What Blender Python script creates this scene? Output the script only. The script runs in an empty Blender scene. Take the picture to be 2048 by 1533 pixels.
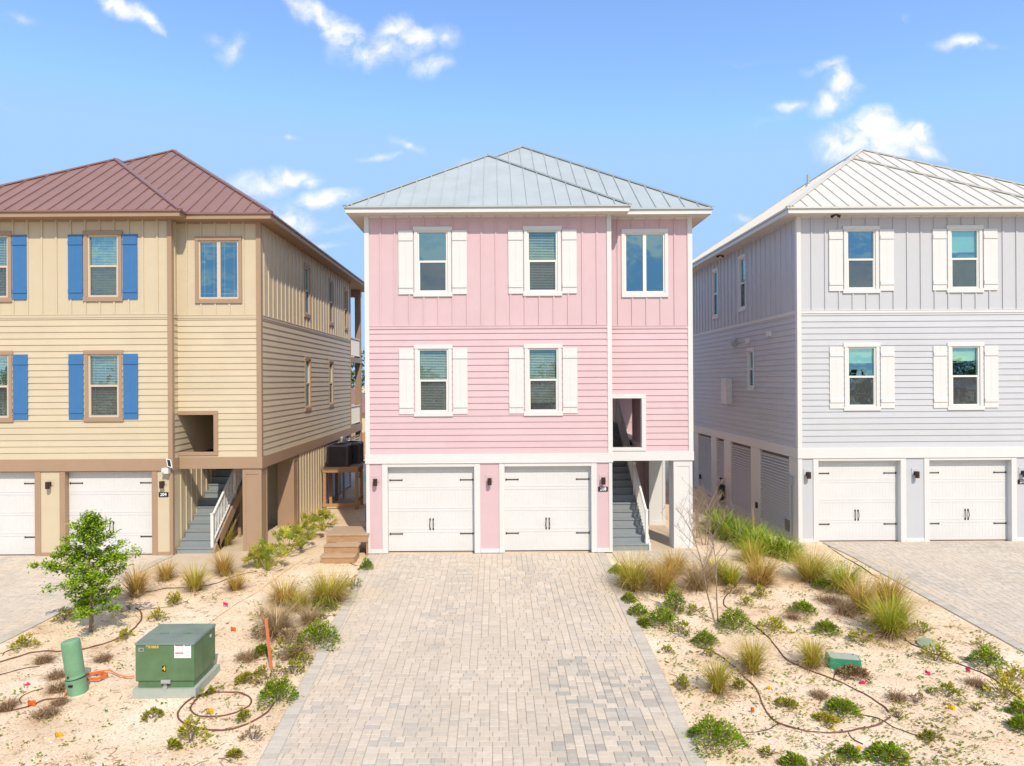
import bpy, math, random
from mathutils import Vector, Matrix, noise
random.seed(7)
SC = bpy.context.scene
COL = SC.collection
PI = math.pi
V = Vector

# ------------------------------------------------------------------ survey
# camera constants: used to turn measured picture points into real positions
F, CX, CY, HC = 1366.0, 990.0, 761.0, 5.0
ROLL = math.radians(0.35)

def ray(px, py):
    u, w = px - CX, CY - py
    return ((u*math.cos(ROLL) + w*math.sin(ROLL))/F, (-u*math.sin(ROLL) + w*math.cos(ROLL))/F)

def gbase(y):
    return -0.04 if y >= 19.3 else -0.04 - 0.045*(19.3 - y)

def at(px, py, Y):
    a, b = ray(px, py)
    return V((a*Y, Y, HC + b*Y))

def G(px, py):
    a, b = ray(px, py)
    Y = 15.0
    for _ in range(30):
        Y = (gbase(Y) - HC)/b
    return V((a*Y, Y, gbase(Y)))

# ------------------------------------------------------------------ mesh builder
class Fr:
    """a wall plane: origin, horizontal direction u, outward normal n"""
    def __init__(s, o, u, n):
        s.o, s.u, s.n = V(o), V(u), V(n)
    def p(s, u, z, d=0.0):
        return s.o + s.u*u + s.n*d + V((0, 0, z))

class MB:
    def __init__(s):
        s.v, s.f, s.c = [], [], []
    def face(s, pts, col=None):
        b = len(s.v)
        s.v.extend([tuple(p) for p in pts])
        s.f.append(tuple(range(b, b + len(pts))))
        s.c.append(col)
    def hexa(s, p, col=None):
        b = len(s.v)
        s.v.extend([tuple(q) for q in p])
        for q in ((3,2,1,0), (4,5,6,7), (0,1,5,4), (1,2,6,5), (2,3,7,6), (3,0,4,7)):
            s.f.append(tuple(b + i for i in q)); s.c.append(col)
    def box(s, x0, x1, y0, y1, z0, z1, col=None):
        s.hexa([(x0,y0,z0),(x1,y0,z0),(x1,y1,z0),(x0,y1,z0),(x0,y0,z1),(x1,y0,z1),(x1,y1,z1),(x0,y1,z1)], col)
    def pbox(s, fr, u0, u1, z0, z1, d0, d1, col=None):
        s.hexa([fr.p(u0,z0,d1), fr.p(u1,z0,d1), fr.p(u1,z0,d0), fr.p(u0,z0,d0),
                fr.p(u0,z1,d1), fr.p(u1,z1,d1), fr.p(u1,z1,d0), fr.p(u0,z1,d0)], col)
    def bbox(s, fr, u0, u1, z0, z1, d0, d1, b=0.006):
        """box with a chamfered front edge"""
        s.pbox(fr, u0, u1, z0, z1, d0, d1 - b)
        P = [fr.p(u0,z0,d1-b), fr.p(u1,z0,d1-b), fr.p(u1,z1,d1-b), fr.p(u0,z1,d1-b)]
        Q = [fr.p(u0+b,z0+b,d1), fr.p(u1-b,z0+b,d1), fr.p(u1-b,z1-b,d1), fr.p(u0+b,z1-b,d1)]
        s.face(Q)
        for i in range(4):
            j = (i+1) % 4
            s.face([P[i], P[j], Q[j], Q[i]])
    def beam(s, p0, p1, w, h, up=(0,0,1), col=None):
        """bar from p0 to p1, its underside on the line, w wide and h tall"""
        p0, p1 = V(p0), V(p1)
        d = (p1 - p0).normalized()
        side = d.cross(V(up))
        if side.length < 1e-5: side = d.cross(V((1,0,0)))
        side.normalize()
        n = side.cross(d).normalized()
        a = side*(w/2)
        s.hexa([p0-a, p0+a, p1+a, p1-a, p0-a+n*h, p0+a+n*h, p1+a+n*h, p1-a+n*h], col)
    def tube(s, pts, rads, n=6, col=None, cap=True):
        pts = [V(p) for p in pts]
        if not isinstance(rads, (list, tuple)): rads = [rads]*len(pts)
        b = len(s.v)
        nn = None
        for i, p in enumerate(pts):
            t = (pts[min(i+1, len(pts)-1)] - pts[max(i-1, 0)])
            if t.length < 1e-9: t = V((0,0,1))
            t.normalize()
            if nn is None:
                a = V((0,0,1)) if abs(t.z) < .9 else V((1,0,0))
                nn = t.cross(a).normalized()
            else:
                nn = (nn - t*nn.dot(t))
                if nn.length < 1e-6: nn = t.cross(V((0.3,0.5,0.8)))
                nn.normalize()
            bn = t.cross(nn)
            for k in range(n):
                an = 2*PI*k/n
                s.v.append(tuple(p + (nn*math.cos(an) + bn*math.sin(an))*rads[i]))
        for i in range(len(pts)-1):
            for k in range(n):
                k2 = (k+1) % n
                s.f.append((b+i*n+k, b+i*n+k2, b+(i+1)*n+k2, b+(i+1)*n+k)); s.c.append(col)
        if cap:
            s.f.append(tuple(b + k for k in reversed(range(n)))); s.c.append(col)
            e = b + (len(pts)-1)*n
            s.f.append(tuple(e + k for k in range(n))); s.c.append(col)
    def lathe(s, c, prof, n=20, col=None, axis=None):
        """profile of (radius, height) pairs about a vertical (or tilted) axis through c"""
        c = V(c)
        M = Matrix.Identity(3)
        if axis is not None:
            M = V((0,0,1)).rotation_difference(V(axis)).to_matrix()
        b = len(s.v)
        for r, h in prof:
            for k in range(n):
                an = 2*PI*k/n
                s.v.append(tuple(c + M @ V((r*math.cos(an), r*math.sin(an), h))))
        for i in range(len(prof)-1):
            for k in range(n):
                k2 = (k+1) % n
                s.f.append((b+i*n+k, b+i*n+k2, b+(i+1)*n+k2, b+(i+1)*n+k)); s.c.append(col)
        s.f.append(tuple(b + k for k in reversed(range(n)))); s.c.append(col)
        e = b + (len(prof)-1)*n
        s.f.append(tuple(e + k for k in range(n))); s.c.append(col)
    def build(s, name, m, parent=None, smooth=False, label=None):
        me = bpy.data.meshes.new(name)
        me.from_pydata(s.v, [], s.f)
        if m.get('tinted') or any(c is not None for c in s.c):
            at_ = me.color_attributes.new('Col', 'FLOAT_COLOR', 'CORNER')
            flat = []
            for f, c in zip(s.f, s.c):
                c = c or (1,1,1)
                flat.extend((c[0], c[1], c[2], 1.0)*len(f))
            at_.data.foreach_set('color', flat)
        me.materials.append(m)
        if smooth:
            me.polygons.foreach_set('use_smooth', [True]*len(me.polygons))
        me.update()
        o = bpy.data.objects.new(name, me)
        COL.objects.link(o)
        if parent is not None: o.parent = parent
        if label: o['label'] = label
        return o

def tag(o, label, cat, group=None):
    o['label'] = label; o['category'] = cat
    if group: o['group'] = group
    return o

def thing(name, label, cat, loc=(0,0,0), rz=0.0, group=None):
    o = bpy.data.objects.new(name, None)
    o.empty_display_size = 0.2
    COL.objects.link(o)
    o.location = loc; o.rotation_euler = (0, 0, rz)
    return tag(o, label, cat, group)

def structure(o, kind='structure'):
    o['kind'] = kind
    return o

def text_mesh(name, s, size, m, parent, M, extrude=0.002, squash=1.0):
    cu = bpy.data.curves.new(name, 'FONT')
    cu.body = s; cu.size = size; cu.extrude = extrude
    cu.offset = size*.022; cu.align_x = 'CENTER'; cu.align_y = 'CENTER'
    t = bpy.data.objects.new(name, cu)
    COL.objects.link(t)
    dg = bpy.context.evaluated_depsgraph_get()
    me = bpy.data.meshes.new_from_object(t.evaluated_get(dg))
    bpy.data.objects.remove(t)
    me.transform(M @ Matrix.Diagonal((squash, 1, 1, 1)))
    me.materials.clear(); me.materials.append(m)
    o = bpy.data.objects.new(name, me)
    COL.objects.link(o)
    o.parent = parent
    return o

# ------------------------------------------------------------------ materials
def lnk(nt, a, b): nt.links.new(a, b)

def mat(name, color, rough=.55, metal=0.0, var=0.06, vscale=3.0, bump=0.0, bscale=60.0, spec=.4, attr=False, translucent=0.0, stretch=None, coat=0.0, mulattr=False):
    m = bpy.data.materials.new(name); m.use_nodes = True
    nt = m.node_tree
    bs = nt.nodes['Principled BSDF']
    bs.inputs['Roughness'].default_value = rough
    bs.inputs['Metallic'].default_value = metal
    bs.inputs['Specular IOR Level'].default_value = spec
    if coat: bs.inputs['Coat Weight'].default_value = coat
    tc = nt.nodes.new('ShaderNodeTexCoord')
    src = tc.outputs['Object']
    if stretch:
        mp = nt.nodes.new('ShaderNodeMapping'); mp.inputs['Scale'].default_value = stretch
        lnk(nt, src, mp.inputs['Vector']); src = mp.outputs['Vector']
    if attr:
        a = nt.nodes.new('ShaderNodeAttribute'); a.attribute_name = 'Col'
        base = a.outputs['Color']
    else:
        r = nt.nodes.new('ShaderNodeRGB'); r.outputs[0].default_value = (*color, 1)
        base = r.outputs[0]
    if mulattr:
        m['tinted'] = 1
        a = nt.nodes.new('ShaderNodeAttribute'); a.attribute_name = 'Col'
        mm = nt.nodes.new('ShaderNodeVectorMath'); mm.operation = 'MULTIPLY'
        lnk(nt, base, mm.inputs[0]); lnk(nt, a.outputs['Color'], mm.inputs[1]); base = mm.outputs[0]
    if var:
        n = nt.nodes.new('ShaderNodeTexNoise')
        n.inputs['Scale'].default_value = vscale; n.inputs['Detail'].default_value = 6
        n.inputs['Roughness'].default_value = .65
        lnk(nt, src, n.inputs['Vector'])
        mr = nt.nodes.new('ShaderNodeMapRange')
        mr.inputs['From Min'].default_value = .25; mr.inputs['From Max'].default_value = .75
        mr.inputs['To Min'].default_value = 1 - var; mr.inputs['To Max'].default_value = 1 + var
        lnk(nt, n.outputs['Fac'], mr.inputs['Value'])
        mx = nt.nodes.new('ShaderNodeVectorMath'); mx.operation = 'SCALE'
        lnk(nt, base, mx.inputs[0]); lnk(nt, mr.outputs[0], mx.inputs['Scale'])
        base = mx.outputs[0]
    lnk(nt, base, bs.inputs['Base Color'])
    if bump:
        n2 = nt.nodes.new('ShaderNodeTexNoise'); n2.inputs['Scale'].default_value = bscale; n2.inputs['Detail'].default_value = 4
        lnk(nt, src, n2.inputs['Vector'])
        bp = nt.nodes.new('ShaderNodeBump'); bp.inputs['Strength'].default_value = bump; bp.inputs['Distance'].default_value = .02
        lnk(nt, n2.outputs['Fac'], bp.inputs['Height'])
        lnk(nt, bp.outputs['Normal'], bs.inputs['Normal'])
    if translucent:
        tr = nt.nodes.new('ShaderNodeBsdfTranslucent')
        lnk(nt, base, tr.inputs['Color'])
        ms = nt.nodes.new('ShaderNodeMixShader'); ms.inputs[0].default_value = translucent
        lnk(nt, bs.outputs[0], ms.inputs[1]); lnk(nt, tr.outputs[0], ms.inputs[2])
        lnk(nt, ms.outputs[0], nt.nodes['Material Output'].inputs['Surface'])
    return m

def glass_mat(name, tint, refl_tint, lo=.16, hi=.9):
    m = bpy.data.materials.new(name); m.use_nodes = True
    nt = m.node_tree; nt.nodes.remove(nt.nodes['Principled BSDF'])
    t = nt.nodes.new('ShaderNodeBsdfTransparent'); t.inputs[0].default_value = (*tint, 1)
    g = nt.nodes.new('ShaderNodeBsdfGlossy'); g.inputs['Color'].default_value = (*refl_tint, 1); g.inputs['Roughness'].default_value = .012
    # slightly wavy panes
    tc = nt.nodes.new('ShaderNodeTexCoord'); n = nt.nodes.new('ShaderNodeTexNoise'); n.inputs['Scale'].default_value = 1.6
    lnk(nt, tc.outputs['Object'], n.inputs['Vector'])
    bp = nt.nodes.new('ShaderNodeBump'); bp.inputs['Strength'].default_value = .10; bp.inputs['Distance'].default_value = .05
    lnk(nt, n.outputs['Fac'], bp.inputs['Height']); lnk(nt, bp.outputs['Normal'], g.inputs['Normal'])
    lw = nt.nodes.new('ShaderNodeLayerWeight'); lw.inputs['Blend'].default_value = .25
    mr = nt.nodes.new('ShaderNodeMapRange'); mr.inputs['To Min'].default_value = lo; mr.inputs['To Max'].default_value = hi
    lnk(nt, lw.outputs['Facing'], mr.inputs['Value'])
    ms = nt.nodes.new('ShaderNodeMixShader')
    lnk(nt, mr.outputs[0], ms.inputs[0]); lnk(nt, t.outputs[0], ms.inputs[1]); lnk(nt, g.outputs[0], ms.inputs[2])
    lnk(nt, ms.outputs[0], nt.nodes['Material Output'].inputs['Surface'])
    return m

def screen_mat():
    m = bpy.data.materials.new('insect mesh'); m.use_nodes = True
    nt = m.node_tree
    bs = nt.nodes['Principled BSDF']; bs.inputs['Base Color'].default_value = (.10,.10,.105,1); bs.inputs['Roughness'].default_value = .7
    t = nt.nodes.new('ShaderNodeBsdfTransparent')
    ms = nt.nodes.new('ShaderNodeMixShader'); ms.inputs[0].default_value = .42
    lnk(nt, t.outputs[0], ms.inputs[1]); lnk(nt, bs.outputs[0], ms.inputs[2])
    lnk(nt, ms.outputs[0], nt.nodes['Material Output'].inputs['Surface'])
    return m

M = {}
M['pink'] = mat('pink siding paint', (.60,.435,.465), .5, var=.045, vscale=1.3, bump=.05, bscale=90, mulattr=True)
M['pinkboard'] = M['pink']
M['tan'] = mat('cream siding paint', (.565,.485,.345), .5, var=.045, vscale=1.3, bump=.05, bscale=90, mulattr=True)
M['grey'] = mat('pale grey siding paint', (.505,.52,.55), .5, var=.03, vscale=1.3, bump=.05, bscale=90, mulattr=True)
M['white'] = mat('white trim paint', (.655,.66,.65), .45, var=.03, vscale=2, bump=.03)
M['whitedoor'] = mat('white garage door steel', (.65,.655,.65), .4, var=.04, vscale=1.5, bump=.04, bscale=120)
M['vinyl'] = mat('white vinyl', (.70,.70,.67), .3, var=.01)
M['brown'] = mat('tan brown trim paint', (.365,.25,.165), .5, var=.05, vscale=2, bump=.03)
M['roofgrey'] = mat('galvanised steel roofing', (.42,.475,.485), .42, .15, var=.10, vscale=1.2, bump=.03, bscale=8)
M['roofred'] = mat('dark red steel roofing', (.265,.15,.13), .45, .12, var=.10, vscale=1.2, bump=.03, bscale=8)
M['roofwhite'] = mat('off white steel roofing', (.62,.60,.545), .42, .05, var=.05, vscale=1.2, bump=.03, bscale=8)
M['soffit'] = mat('white soffit', (.64,.60,.54), .6, var=.02)
M['soffitbrown'] = mat('brown soffit', (.34,.22,.13), .6, var=.04)
M['blue'] = mat('blue shutter paint', (.045,.165,.38), .45, var=.06, vscale=3)
M['black'] = mat('black iron', (.018,.017,.017), .4, .2, var=.05)
M['bronze'] = mat('dark bronze iron', (.055,.032,.025), .4, .3, var=.05)
M['plaque'] = mat('black plaque', (.012,.010,.011), .3, var=0)
M['digit'] = mat('white numerals', (.85,.85,.85), .4, var=0)
M['tread'] = mat('blue grey decking', (.25,.285,.30), .6, var=.10, vscale=4, bump=.08, bscale=40, stretch=(1,6,6))
M['concrete'] = mat('pale concrete', (.56,.46,.345), .85, var=.10, vscale=1.5, bump=.2, bscale=40)
M['conc_grey'] = mat('grey concrete', (.36,.40,.35), .85, var=.12, vscale=4, bump=.2, bscale=40)
M['kerb'] = mat('beige kerb concrete', (.60,.52,.38), .85, var=.12, vscale=3, bump=.2, bscale=50)
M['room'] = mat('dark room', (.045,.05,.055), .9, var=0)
M['darkwall'] = mat('shaded board', (.10,.08,.06), .9, var=.1)
M['beigevinyl'] = mat('beige vinyl', (.60,.49,.385), .4, var=.02)
M['blind'] = mat('blind slats', (.72,.71,.66), .6, var=0)
M['shade'] = mat('pale roller shade', (.66,.84,.64), .8, var=.02)
M['glass'] = glass_mat('window glass', (.66,.80,.78), (.50,.90,.93), .36, .95)
M['glassb'] = glass_mat('window glass, less glare', (.74,.86,.82), (.50,.86,.88), .20, .95)
M['glassc'] = glass_mat('window glass, strong glare', (.60,.76,.76), (.44,.78,.90), .40, .95)
M['screen'] = screen_mat()
M['wood'] = mat('weathered timber', (.40,.24,.125), .75, var=.28, vscale=3, bump=.2, bscale=30, stretch=(1.5,10,10))
M['woodtop'] = mat('sun bleached boards', (.44,.315,.205), .8, var=.25, vscale=3, bump=.2, bscale=30, stretch=(1.5,10,10))
M['ac'] = mat('dark condenser steel', (.11,.11,.115), .45, .3, var=.15)
M['acgrey'] = mat('condenser top', (.17,.17,.175), .5, .2, var=.1)
M['tgreen'] = mat('dark green enamel', (.10,.185,.09), .42, var=.22, vscale=3.5, bump=.03, spec=.5)
M['tlid'] = mat('weathered green lid', (.16,.22,.195), .40, var=.22, vscale=3, bump=.03, spec=.6)  # sheen of the top is mixed into this lighter, greyer green
M['pedestal'] = mat('pale green plastic', (.16,.325,.19), .55, var=.18, vscale=4)
M['orange'] = mat('orange plastic', (.72,.17,.035), .5, var=.12, vscale=6)
M['stake'] = mat('orange marker paint', (.58,.17,.075), .55, var=.18, vscale=8)
M['hose'] = mat('brown drip tube', (.15,.065,.04), .6, var=.25, vscale=6)
M['hoseblack'] = mat('dark drip line', (.05,.037,.033), .6, var=.2)
M['hoseblue'] = mat('blue garden hose', (.08,.22,.42), .45, var=.15)
M['valve'] = mat('green valve box', (.03,.235,.125), .5, var=.12, vscale=6)
M['valvetop'] = mat('grey valve lid', (.36,.40,.34), .7, var=.15, vscale=8, bump=.2)
M['steel'] = mat('grey painted steel', (.42,.44,.44), .4, .3, var=.06)
M['teal'] = mat('teal sticker', (.05,.55,.45), .5, var=0)
M['label'] = mat('white label', (.82,.82,.86), .5, var=0)
M['redbar'] = mat('red label bar', (.60,.03,.03), .5, var=0)
M['bluebar'] = mat('blue label bar', (.08,.22,.50), .5, var=0)
M['yellowink'] = mat('yellow stencil', (.85,.48,.02), .5, var=0)
M['greyink'] = mat('grey print', (.45,.45,.50), .5, var=0)
M['sandstuff'] = mat('ground bits', (1,1,1), .9, var=.15, vscale=30, attr=True)
M['leaf'] = mat('leaves', (1,1,1), .75, var=.12, vscale=8, attr=True, translucent=.35, spec=.12)
M['blade'] = mat('grass blades', (1,1,1), .6, var=.10, vscale=8, attr=True, translucent=.32, spec=.1)
M['bark'] = mat('bark', (.22,.165,.125), .85, var=.3, vscale=12, bump=.3, bscale=60)
M['palebark'] = mat('pale bark', (.29,.215,.16), .85, var=.25, vscale=12, bump=.3, bscale=60)
M['paver'] = mat('concrete pavers', (1,1,1), .8, var=.10, vscale=14, bump=.25, bscale=90, attr=True, spec=.3)
M['joint'] = mat('paver joint sand', (.43,.37,.30), .95, var=.2, vscale=20)
M['asphalt'] = mat('asphalt', (.055,.055,.056), .9, var=.2, vscale=10, bump=.3, bscale=120)

def flag_mat(n, c): return mat(n, c, .6, var=.08, vscale=10, translucent=.3)
M['fpink'] = flag_mat('pink flag vinyl', (.72,.03,.16))
M['forange'] = flag_mat('orange flag vinyl', (.80,.16,.02))
M['fyellow'] = flag_mat('yellow flag vinyl', (.82,.50,.015))
M['fgreen'] = flag_mat('green scrap', (.02,.42,.26))
# ------------------------------------------------------------------ walls
def spans(u0, u1, z0, z1, holes):
    """rectangles of u0..u1 x z0..z1 left over by the holes"""
    zs = sorted({z0, z1, *[z for h in holes for z in h[2:4] if z0 < z < z1]})
    out = []
    for a, b in zip(zs, zs[1:]):
        m = (a + b)/2
        cur = u0
        for h in sorted(holes):
            if h[2] < m < h[3] and h[1] > cur and h[0] < u1:
                if h[0] > cur: out.append((cur, h[0], a, b))
                cur = max(cur, h[1])
        if cur < u1: out.append((cur, u1, a, b))
    return out

rnd = random.Random(12)
def lap(mb, fr, u0, u1, z0, z1, holes=(), c=.184, tb=.027, tt=.005):
    z = z0
    while z < z1 - 1e-4:
        e = min(z + c, z1)
        dd = lambda q: tb - (tb - tt)*(q - z)/c
        off = rnd.uniform(0, 3.6); tone = {}
        for a_, b_, p, q in spans(u0, u1, z, e, holes):
          # boards are butted every 12 feet, each weathered a little differently
          cuts = [a_] + [off+3.66*k for k in range(-1, 5) if a_ < off+3.66*k < b_] + [b_]
          for a, b in zip(cuts, cuts[1:]):
            k_ = int((a+.01-off)//3.66)
            if k_ not in tone: g_ = rnd.uniform(.975, 1.025); tone[k_] = (g_*rnd.uniform(.995,1.005), g_, g_*rnd.uniform(.99,1.01))
            tc_ = tone[k_]
            mb.face([fr.p(a,p,dd(p)), fr.p(b,p,dd(p)), fr.p(b,q,dd(q)), fr.p(a,q,dd(q))], tc_)
            if abs(p - z) < 1e-6:
                mb.face([fr.p(a,p,0), fr.p(b,p,0), fr.p(b,p,tb), fr.p(a,p,tb)], tc_)
            if b < b_ - .001: mb.pbox(fr, b-.0015, b+.0015, p+.002, q-.002, 0, dd(q)+.0006, tuple(x*.9 for x in tc_))
        z = e

def battens(mb, fr, u0, u1, z0, z1, holes=(), sp=.418, first=None, w=.045):
    for a, b, p, q in spans(u0, u1, z0, z1, holes):
        mb.face([fr.p(a,p,.006), fr.p(b,p,.006), fr.p(b,q,.006), fr.p(a,q,.006)])
    u = u0 + (first if first is not None else sp*.5)
    while u < u1 - w:
        hs = [(u-.001, u+w+.001, h[2], h[3]) for h in holes if h[0] < u + w and h[1] > u]
        cur = z0
        for h in sorted(hs, key=lambda h: h[2]):
            if h[2] > cur + .02: mb.pbox(fr, u, u+w, cur, min(h[2], z1), 0, .034)
            cur = max(cur, h[3])
        if cur < z1 - .02: mb.pbox(fr, u, u+w, cur, z1, 0, .034)
        u += sp

# ------------------------------------------------------------------ openings
def make_window(root, fr, u0, u1, z0, z1, m_case, style='double', blind=None, muntin=False, case=.10, head=True, screen=True):
    """u0..z1 is the outer edge of the casing. returns the hole to leave in the siding"""
    mb = MB()
    e = .03 if head else 0
    mb.bbox(fr, u0, u0+case, z0+.13, z1-.12, -.05, .045)
    mb.bbox(fr, u1-case, u1, z0+.13, z1-.12, -.05, .045)
    mb.bbox(fr, u0-e, u1+e, z1-.12, z1, -.05, .052)
    mb.bbox(fr, u0-e, u1+e, z0, z0+.13, -.05, .055)
    win = mb.build('window', m_case, root)
    a, b, p, q = u0+case, u1-case, z0+.13, z1-.12
    s = MB(); fw = .045
    s.pbox(fr, a, a+fw, p, q, -.07, .012); s.pbox(fr, b-fw, b, p, q, -.07, .012)
    s.pbox(fr, a+fw, b-fw, q-fw, q, -.07, .010); s.pbox(fr, a+fw, b-fw, p, p+fw+.01, -.07, .010)
    mid = (p+q)/2
    panes = []
    if style == 'double':
        s.pbox(fr, a+fw, b-fw, mid-.03, mid+.03, -.07, .006)
        # lower sash stands a little proud of the upper one
        s.pbox(fr, a+fw, a+fw+.022, p+fw+.01, mid-.03, -.05, .002); s.pbox(fr, b-fw-.022, b-fw, p+fw+.01, mid-.03, -.05, .002)
        panes = [(a+fw, b-fw, mid+.03, q-fw, -.045), (a+fw+.022, b-fw-.022, p+fw+.01, mid-.03, -.03)]
    else:
        um = (a+b)/2
        s.pbox(fr, um-.05, um+.05, p+fw+.01, q-fw, -.07, .008)
        panes = [(a+fw, um-.05, p+fw+.01, q-fw, -.035), (um+.05, b-fw, p+fw+.01, q-fw, -.035)]
    s.build('sash', M['beigevinyl'] if m_case is M['brown'] else M['vinyl'], win)
    if muntin:
        t = MB()
        for (x0, x1, y0, y1, d) in panes:
            i = .11
            for x in (x0+i, x1-i): t.pbox(fr, x-.008, x+.008, y0, y1, d-.014, d-.004)
            for y in ((y1-i, y0+i) if style != 'double' else ((y1-i,) if y1 > mid+.1 else (y0+i,))):
                t.pbox(fr, x0, x1, y-.008, y+.008, d-.012, d-.006)
        t.build('muntin', M['beigevinyl'], win)
    gm = 'glassc' if style == 'pair' or not blind else rnd.choice(['glass', 'glassb', 'glassb'])
    for (x0, x1, y0, y1, d) in panes:
        g = MB(); g.face([fr.p(x0,y0,d), fr.p(x1,y0,d), fr.p(x1,y1,d), fr.p(x0,y1,d)])
        g.build('pane', M[gm], win)
    if style == 'double' and screen:
        x0, x1, y0, y1, d = panes[1]
        g = MB(); g.face([fr.p(x0,y0,-.012), fr.p(x1,y0,-.012), fr.p(x1,y1,-.012), fr.p(x0,y1,-.012)])
        g.build('insect_screen', M['screen'], win)
    if blind:
        g = MB()
        if blind[0] == 'slats':
            top, bot = q-.05, p+.05+blind[1]*(q-p)
            z = top
            g.pbox(fr, a+.05, b-.05, top-.01, top+.03, -.13, -.08)
            while z > bot:
                g.hexa([fr.p(a+.05,z-.020,-.085), fr.p(b-.05,z-.020,-.085), fr.p(b-.05,z+.010,-.120), fr.p(a+.05,z+.010,-.120),
                        fr.p(a+.05,z-.017,-.085), fr.p(b-.05,z-.017,-.085), fr.p(b-.05,z+.013,-.120), fr.p(a+.05,z+.013,-.120)])
                z -= .047
            for u in (a+.14, (a+b)/2, b-.14):
                g.pbox(fr, u-.003, u+.003, bot, top, -.084, -.082)
            g.build('blind', M['blind'], win)
        else:
            g.pbox(fr, a+.05, b-.05, q-.04-blind[1]*(q-p), q-.03, -.092, -.09)
            g.build('roller_shade', M['shade'], win)
    if style == 'pair': return (u0+.03, u1-.03, z0+.03, z1-.03)
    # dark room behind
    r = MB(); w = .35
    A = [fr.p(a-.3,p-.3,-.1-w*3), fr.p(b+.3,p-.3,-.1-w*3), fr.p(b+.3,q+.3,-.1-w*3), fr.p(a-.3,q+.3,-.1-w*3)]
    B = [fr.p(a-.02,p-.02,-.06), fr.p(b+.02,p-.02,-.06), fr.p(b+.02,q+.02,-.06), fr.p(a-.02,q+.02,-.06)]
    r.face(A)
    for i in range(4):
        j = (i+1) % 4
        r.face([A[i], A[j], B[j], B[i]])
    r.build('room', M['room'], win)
    return (u0+.03, u1-.03, z0+.03, z1-.03)

def make_shutter(root, fr, u0, u1, z0, z1, m):
    mb = MB(); n = 2
    w = (u1-u0)/n
    for i in range(n):
        mb.bbox(fr, u0+i*w+(.0006 if i else 0), u0+(i+1)*w-(.0006 if i < n-1 else 0), z0, z1, .012, .045, .0015)
    for z in (z0+.18, z1-.30):
        mb.bbox(fr, u0+.003, u1-.003, z, z+.115, .044, .066, .004)
    mb.build('shutter', m, root)

def garage_door(root, fr, u0, u1, z1, m_hinge):
    mb = MB(); d = -.17
    mb.pbox(fr, u0, u1, .02, z1, d-.05, d)
    n = 4; h = (z1-.02)/n
    for i in range(n):
        a, b = .02+i*h, .02+(i+1)*h
        mb.bbox(fr, u0, u1, a+.003, a+.075, d-.01, d+.010, .004)
        mb.bbox(fr, u0, u1, b-.075, b-.003, d-.01, d+.010, .004)
        k = 0; uu = u0+.01
        while uu < u1-.02:
            w = .098
            mb.bbox(fr, uu, min(uu+w, u1-.01), a+.078, b-.078, d-.01, d+.0035, .0025)
            uu += w+.004
    door = mb.build('garage_door', M['whitedoor'], root)
    for z in (.53, 2.10):
        for s in (0, 1):
            g = MB(); L = .37
            ua = u0+.03 if s == 0 else u1-.03-L
            tip = ua+L if s == 0 else ua
            g.pbox(fr, ua, ua+L, z-.013, z+.013, d+.012, d+.022)
            g.pbox(fr, (ua if s == 0 else ua+L-.03), (ua+.03 if s == 0 else ua+L), z-.028, z+.028, d+.012, d+.025)
            g.pbox(fr, tip-.012-.01, tip-.012+.022, z-.022, z+.022, d+.012, d+.021)
            g.build('hinge', m_hinge, door)
    um = (u0+u1)/2
    for s in (-1, 1):
        g = MB(); u = um + s*.045
        pts = [fr.p(u,.66,d+.014), fr.p(u,.70,d+.04), fr.p(u+s*.008,.80,d+.055), fr.p(u,.91,d+.04), fr.p(u,.95,d+.014)]
        g.tube(pts, [.010,.011,.012,.011,.010], 6)
        for z in (.665, .945): g.pbox(fr, u-.02, u+.02, z-.03, z+.03, d+.010, d+.018)
        g.build('handle', m_hinge, door)
    g = MB(); g.pbox(fr, u0, u1, 0, .02, d-.045, d-.002); g.build('weatherstrip', M['black'], door)

def wall_lamp(root, fr, u, z, m_wall):
    mb = MB()
    mb.bbox(fr, u-.105, u+.105, z-.02, z+.19, .005, .024)
    base = mb.build('wall_lamp', m_wall, root)
    g = MB()
    c = fr.p(u, z-.10, .13)
    g.lathe(c, [(.058,0),(.062,.006),(.062,.185),(.058,.20),(.03,.205)], 18)
    g.pbox(fr, u-.03, u+.03, z+.0, z+.06, .02, .10)
    g.pbox(fr, u-.045, u+.045, z-.03, z+.09, .022, .035)
    g.build('lamp_shade', M['bronze'], base, smooth=False)

def plaque(root, fr, u, z, s):
    mb = MB(); mb.bbox(fr, u-.14, u+.14, z-.067, z+.067, .01, .03, .004)
    b = mb.build('number_plaque', M['plaque'], root)
    p = fr.p(u, z, .0315)
    X, Y = fr.u, V((0,0,1)); Z = X.cross(Y)
    Mx = Matrix(((X.x,Y.x,Z.x,p.x),(X.y,Y.y,Z.y,p.y),(X.z,Y.z,Z.z,p.z),(0,0,0,1)))
    text_mesh('numerals', s, .125, M['digit'], b, Mx)

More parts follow.
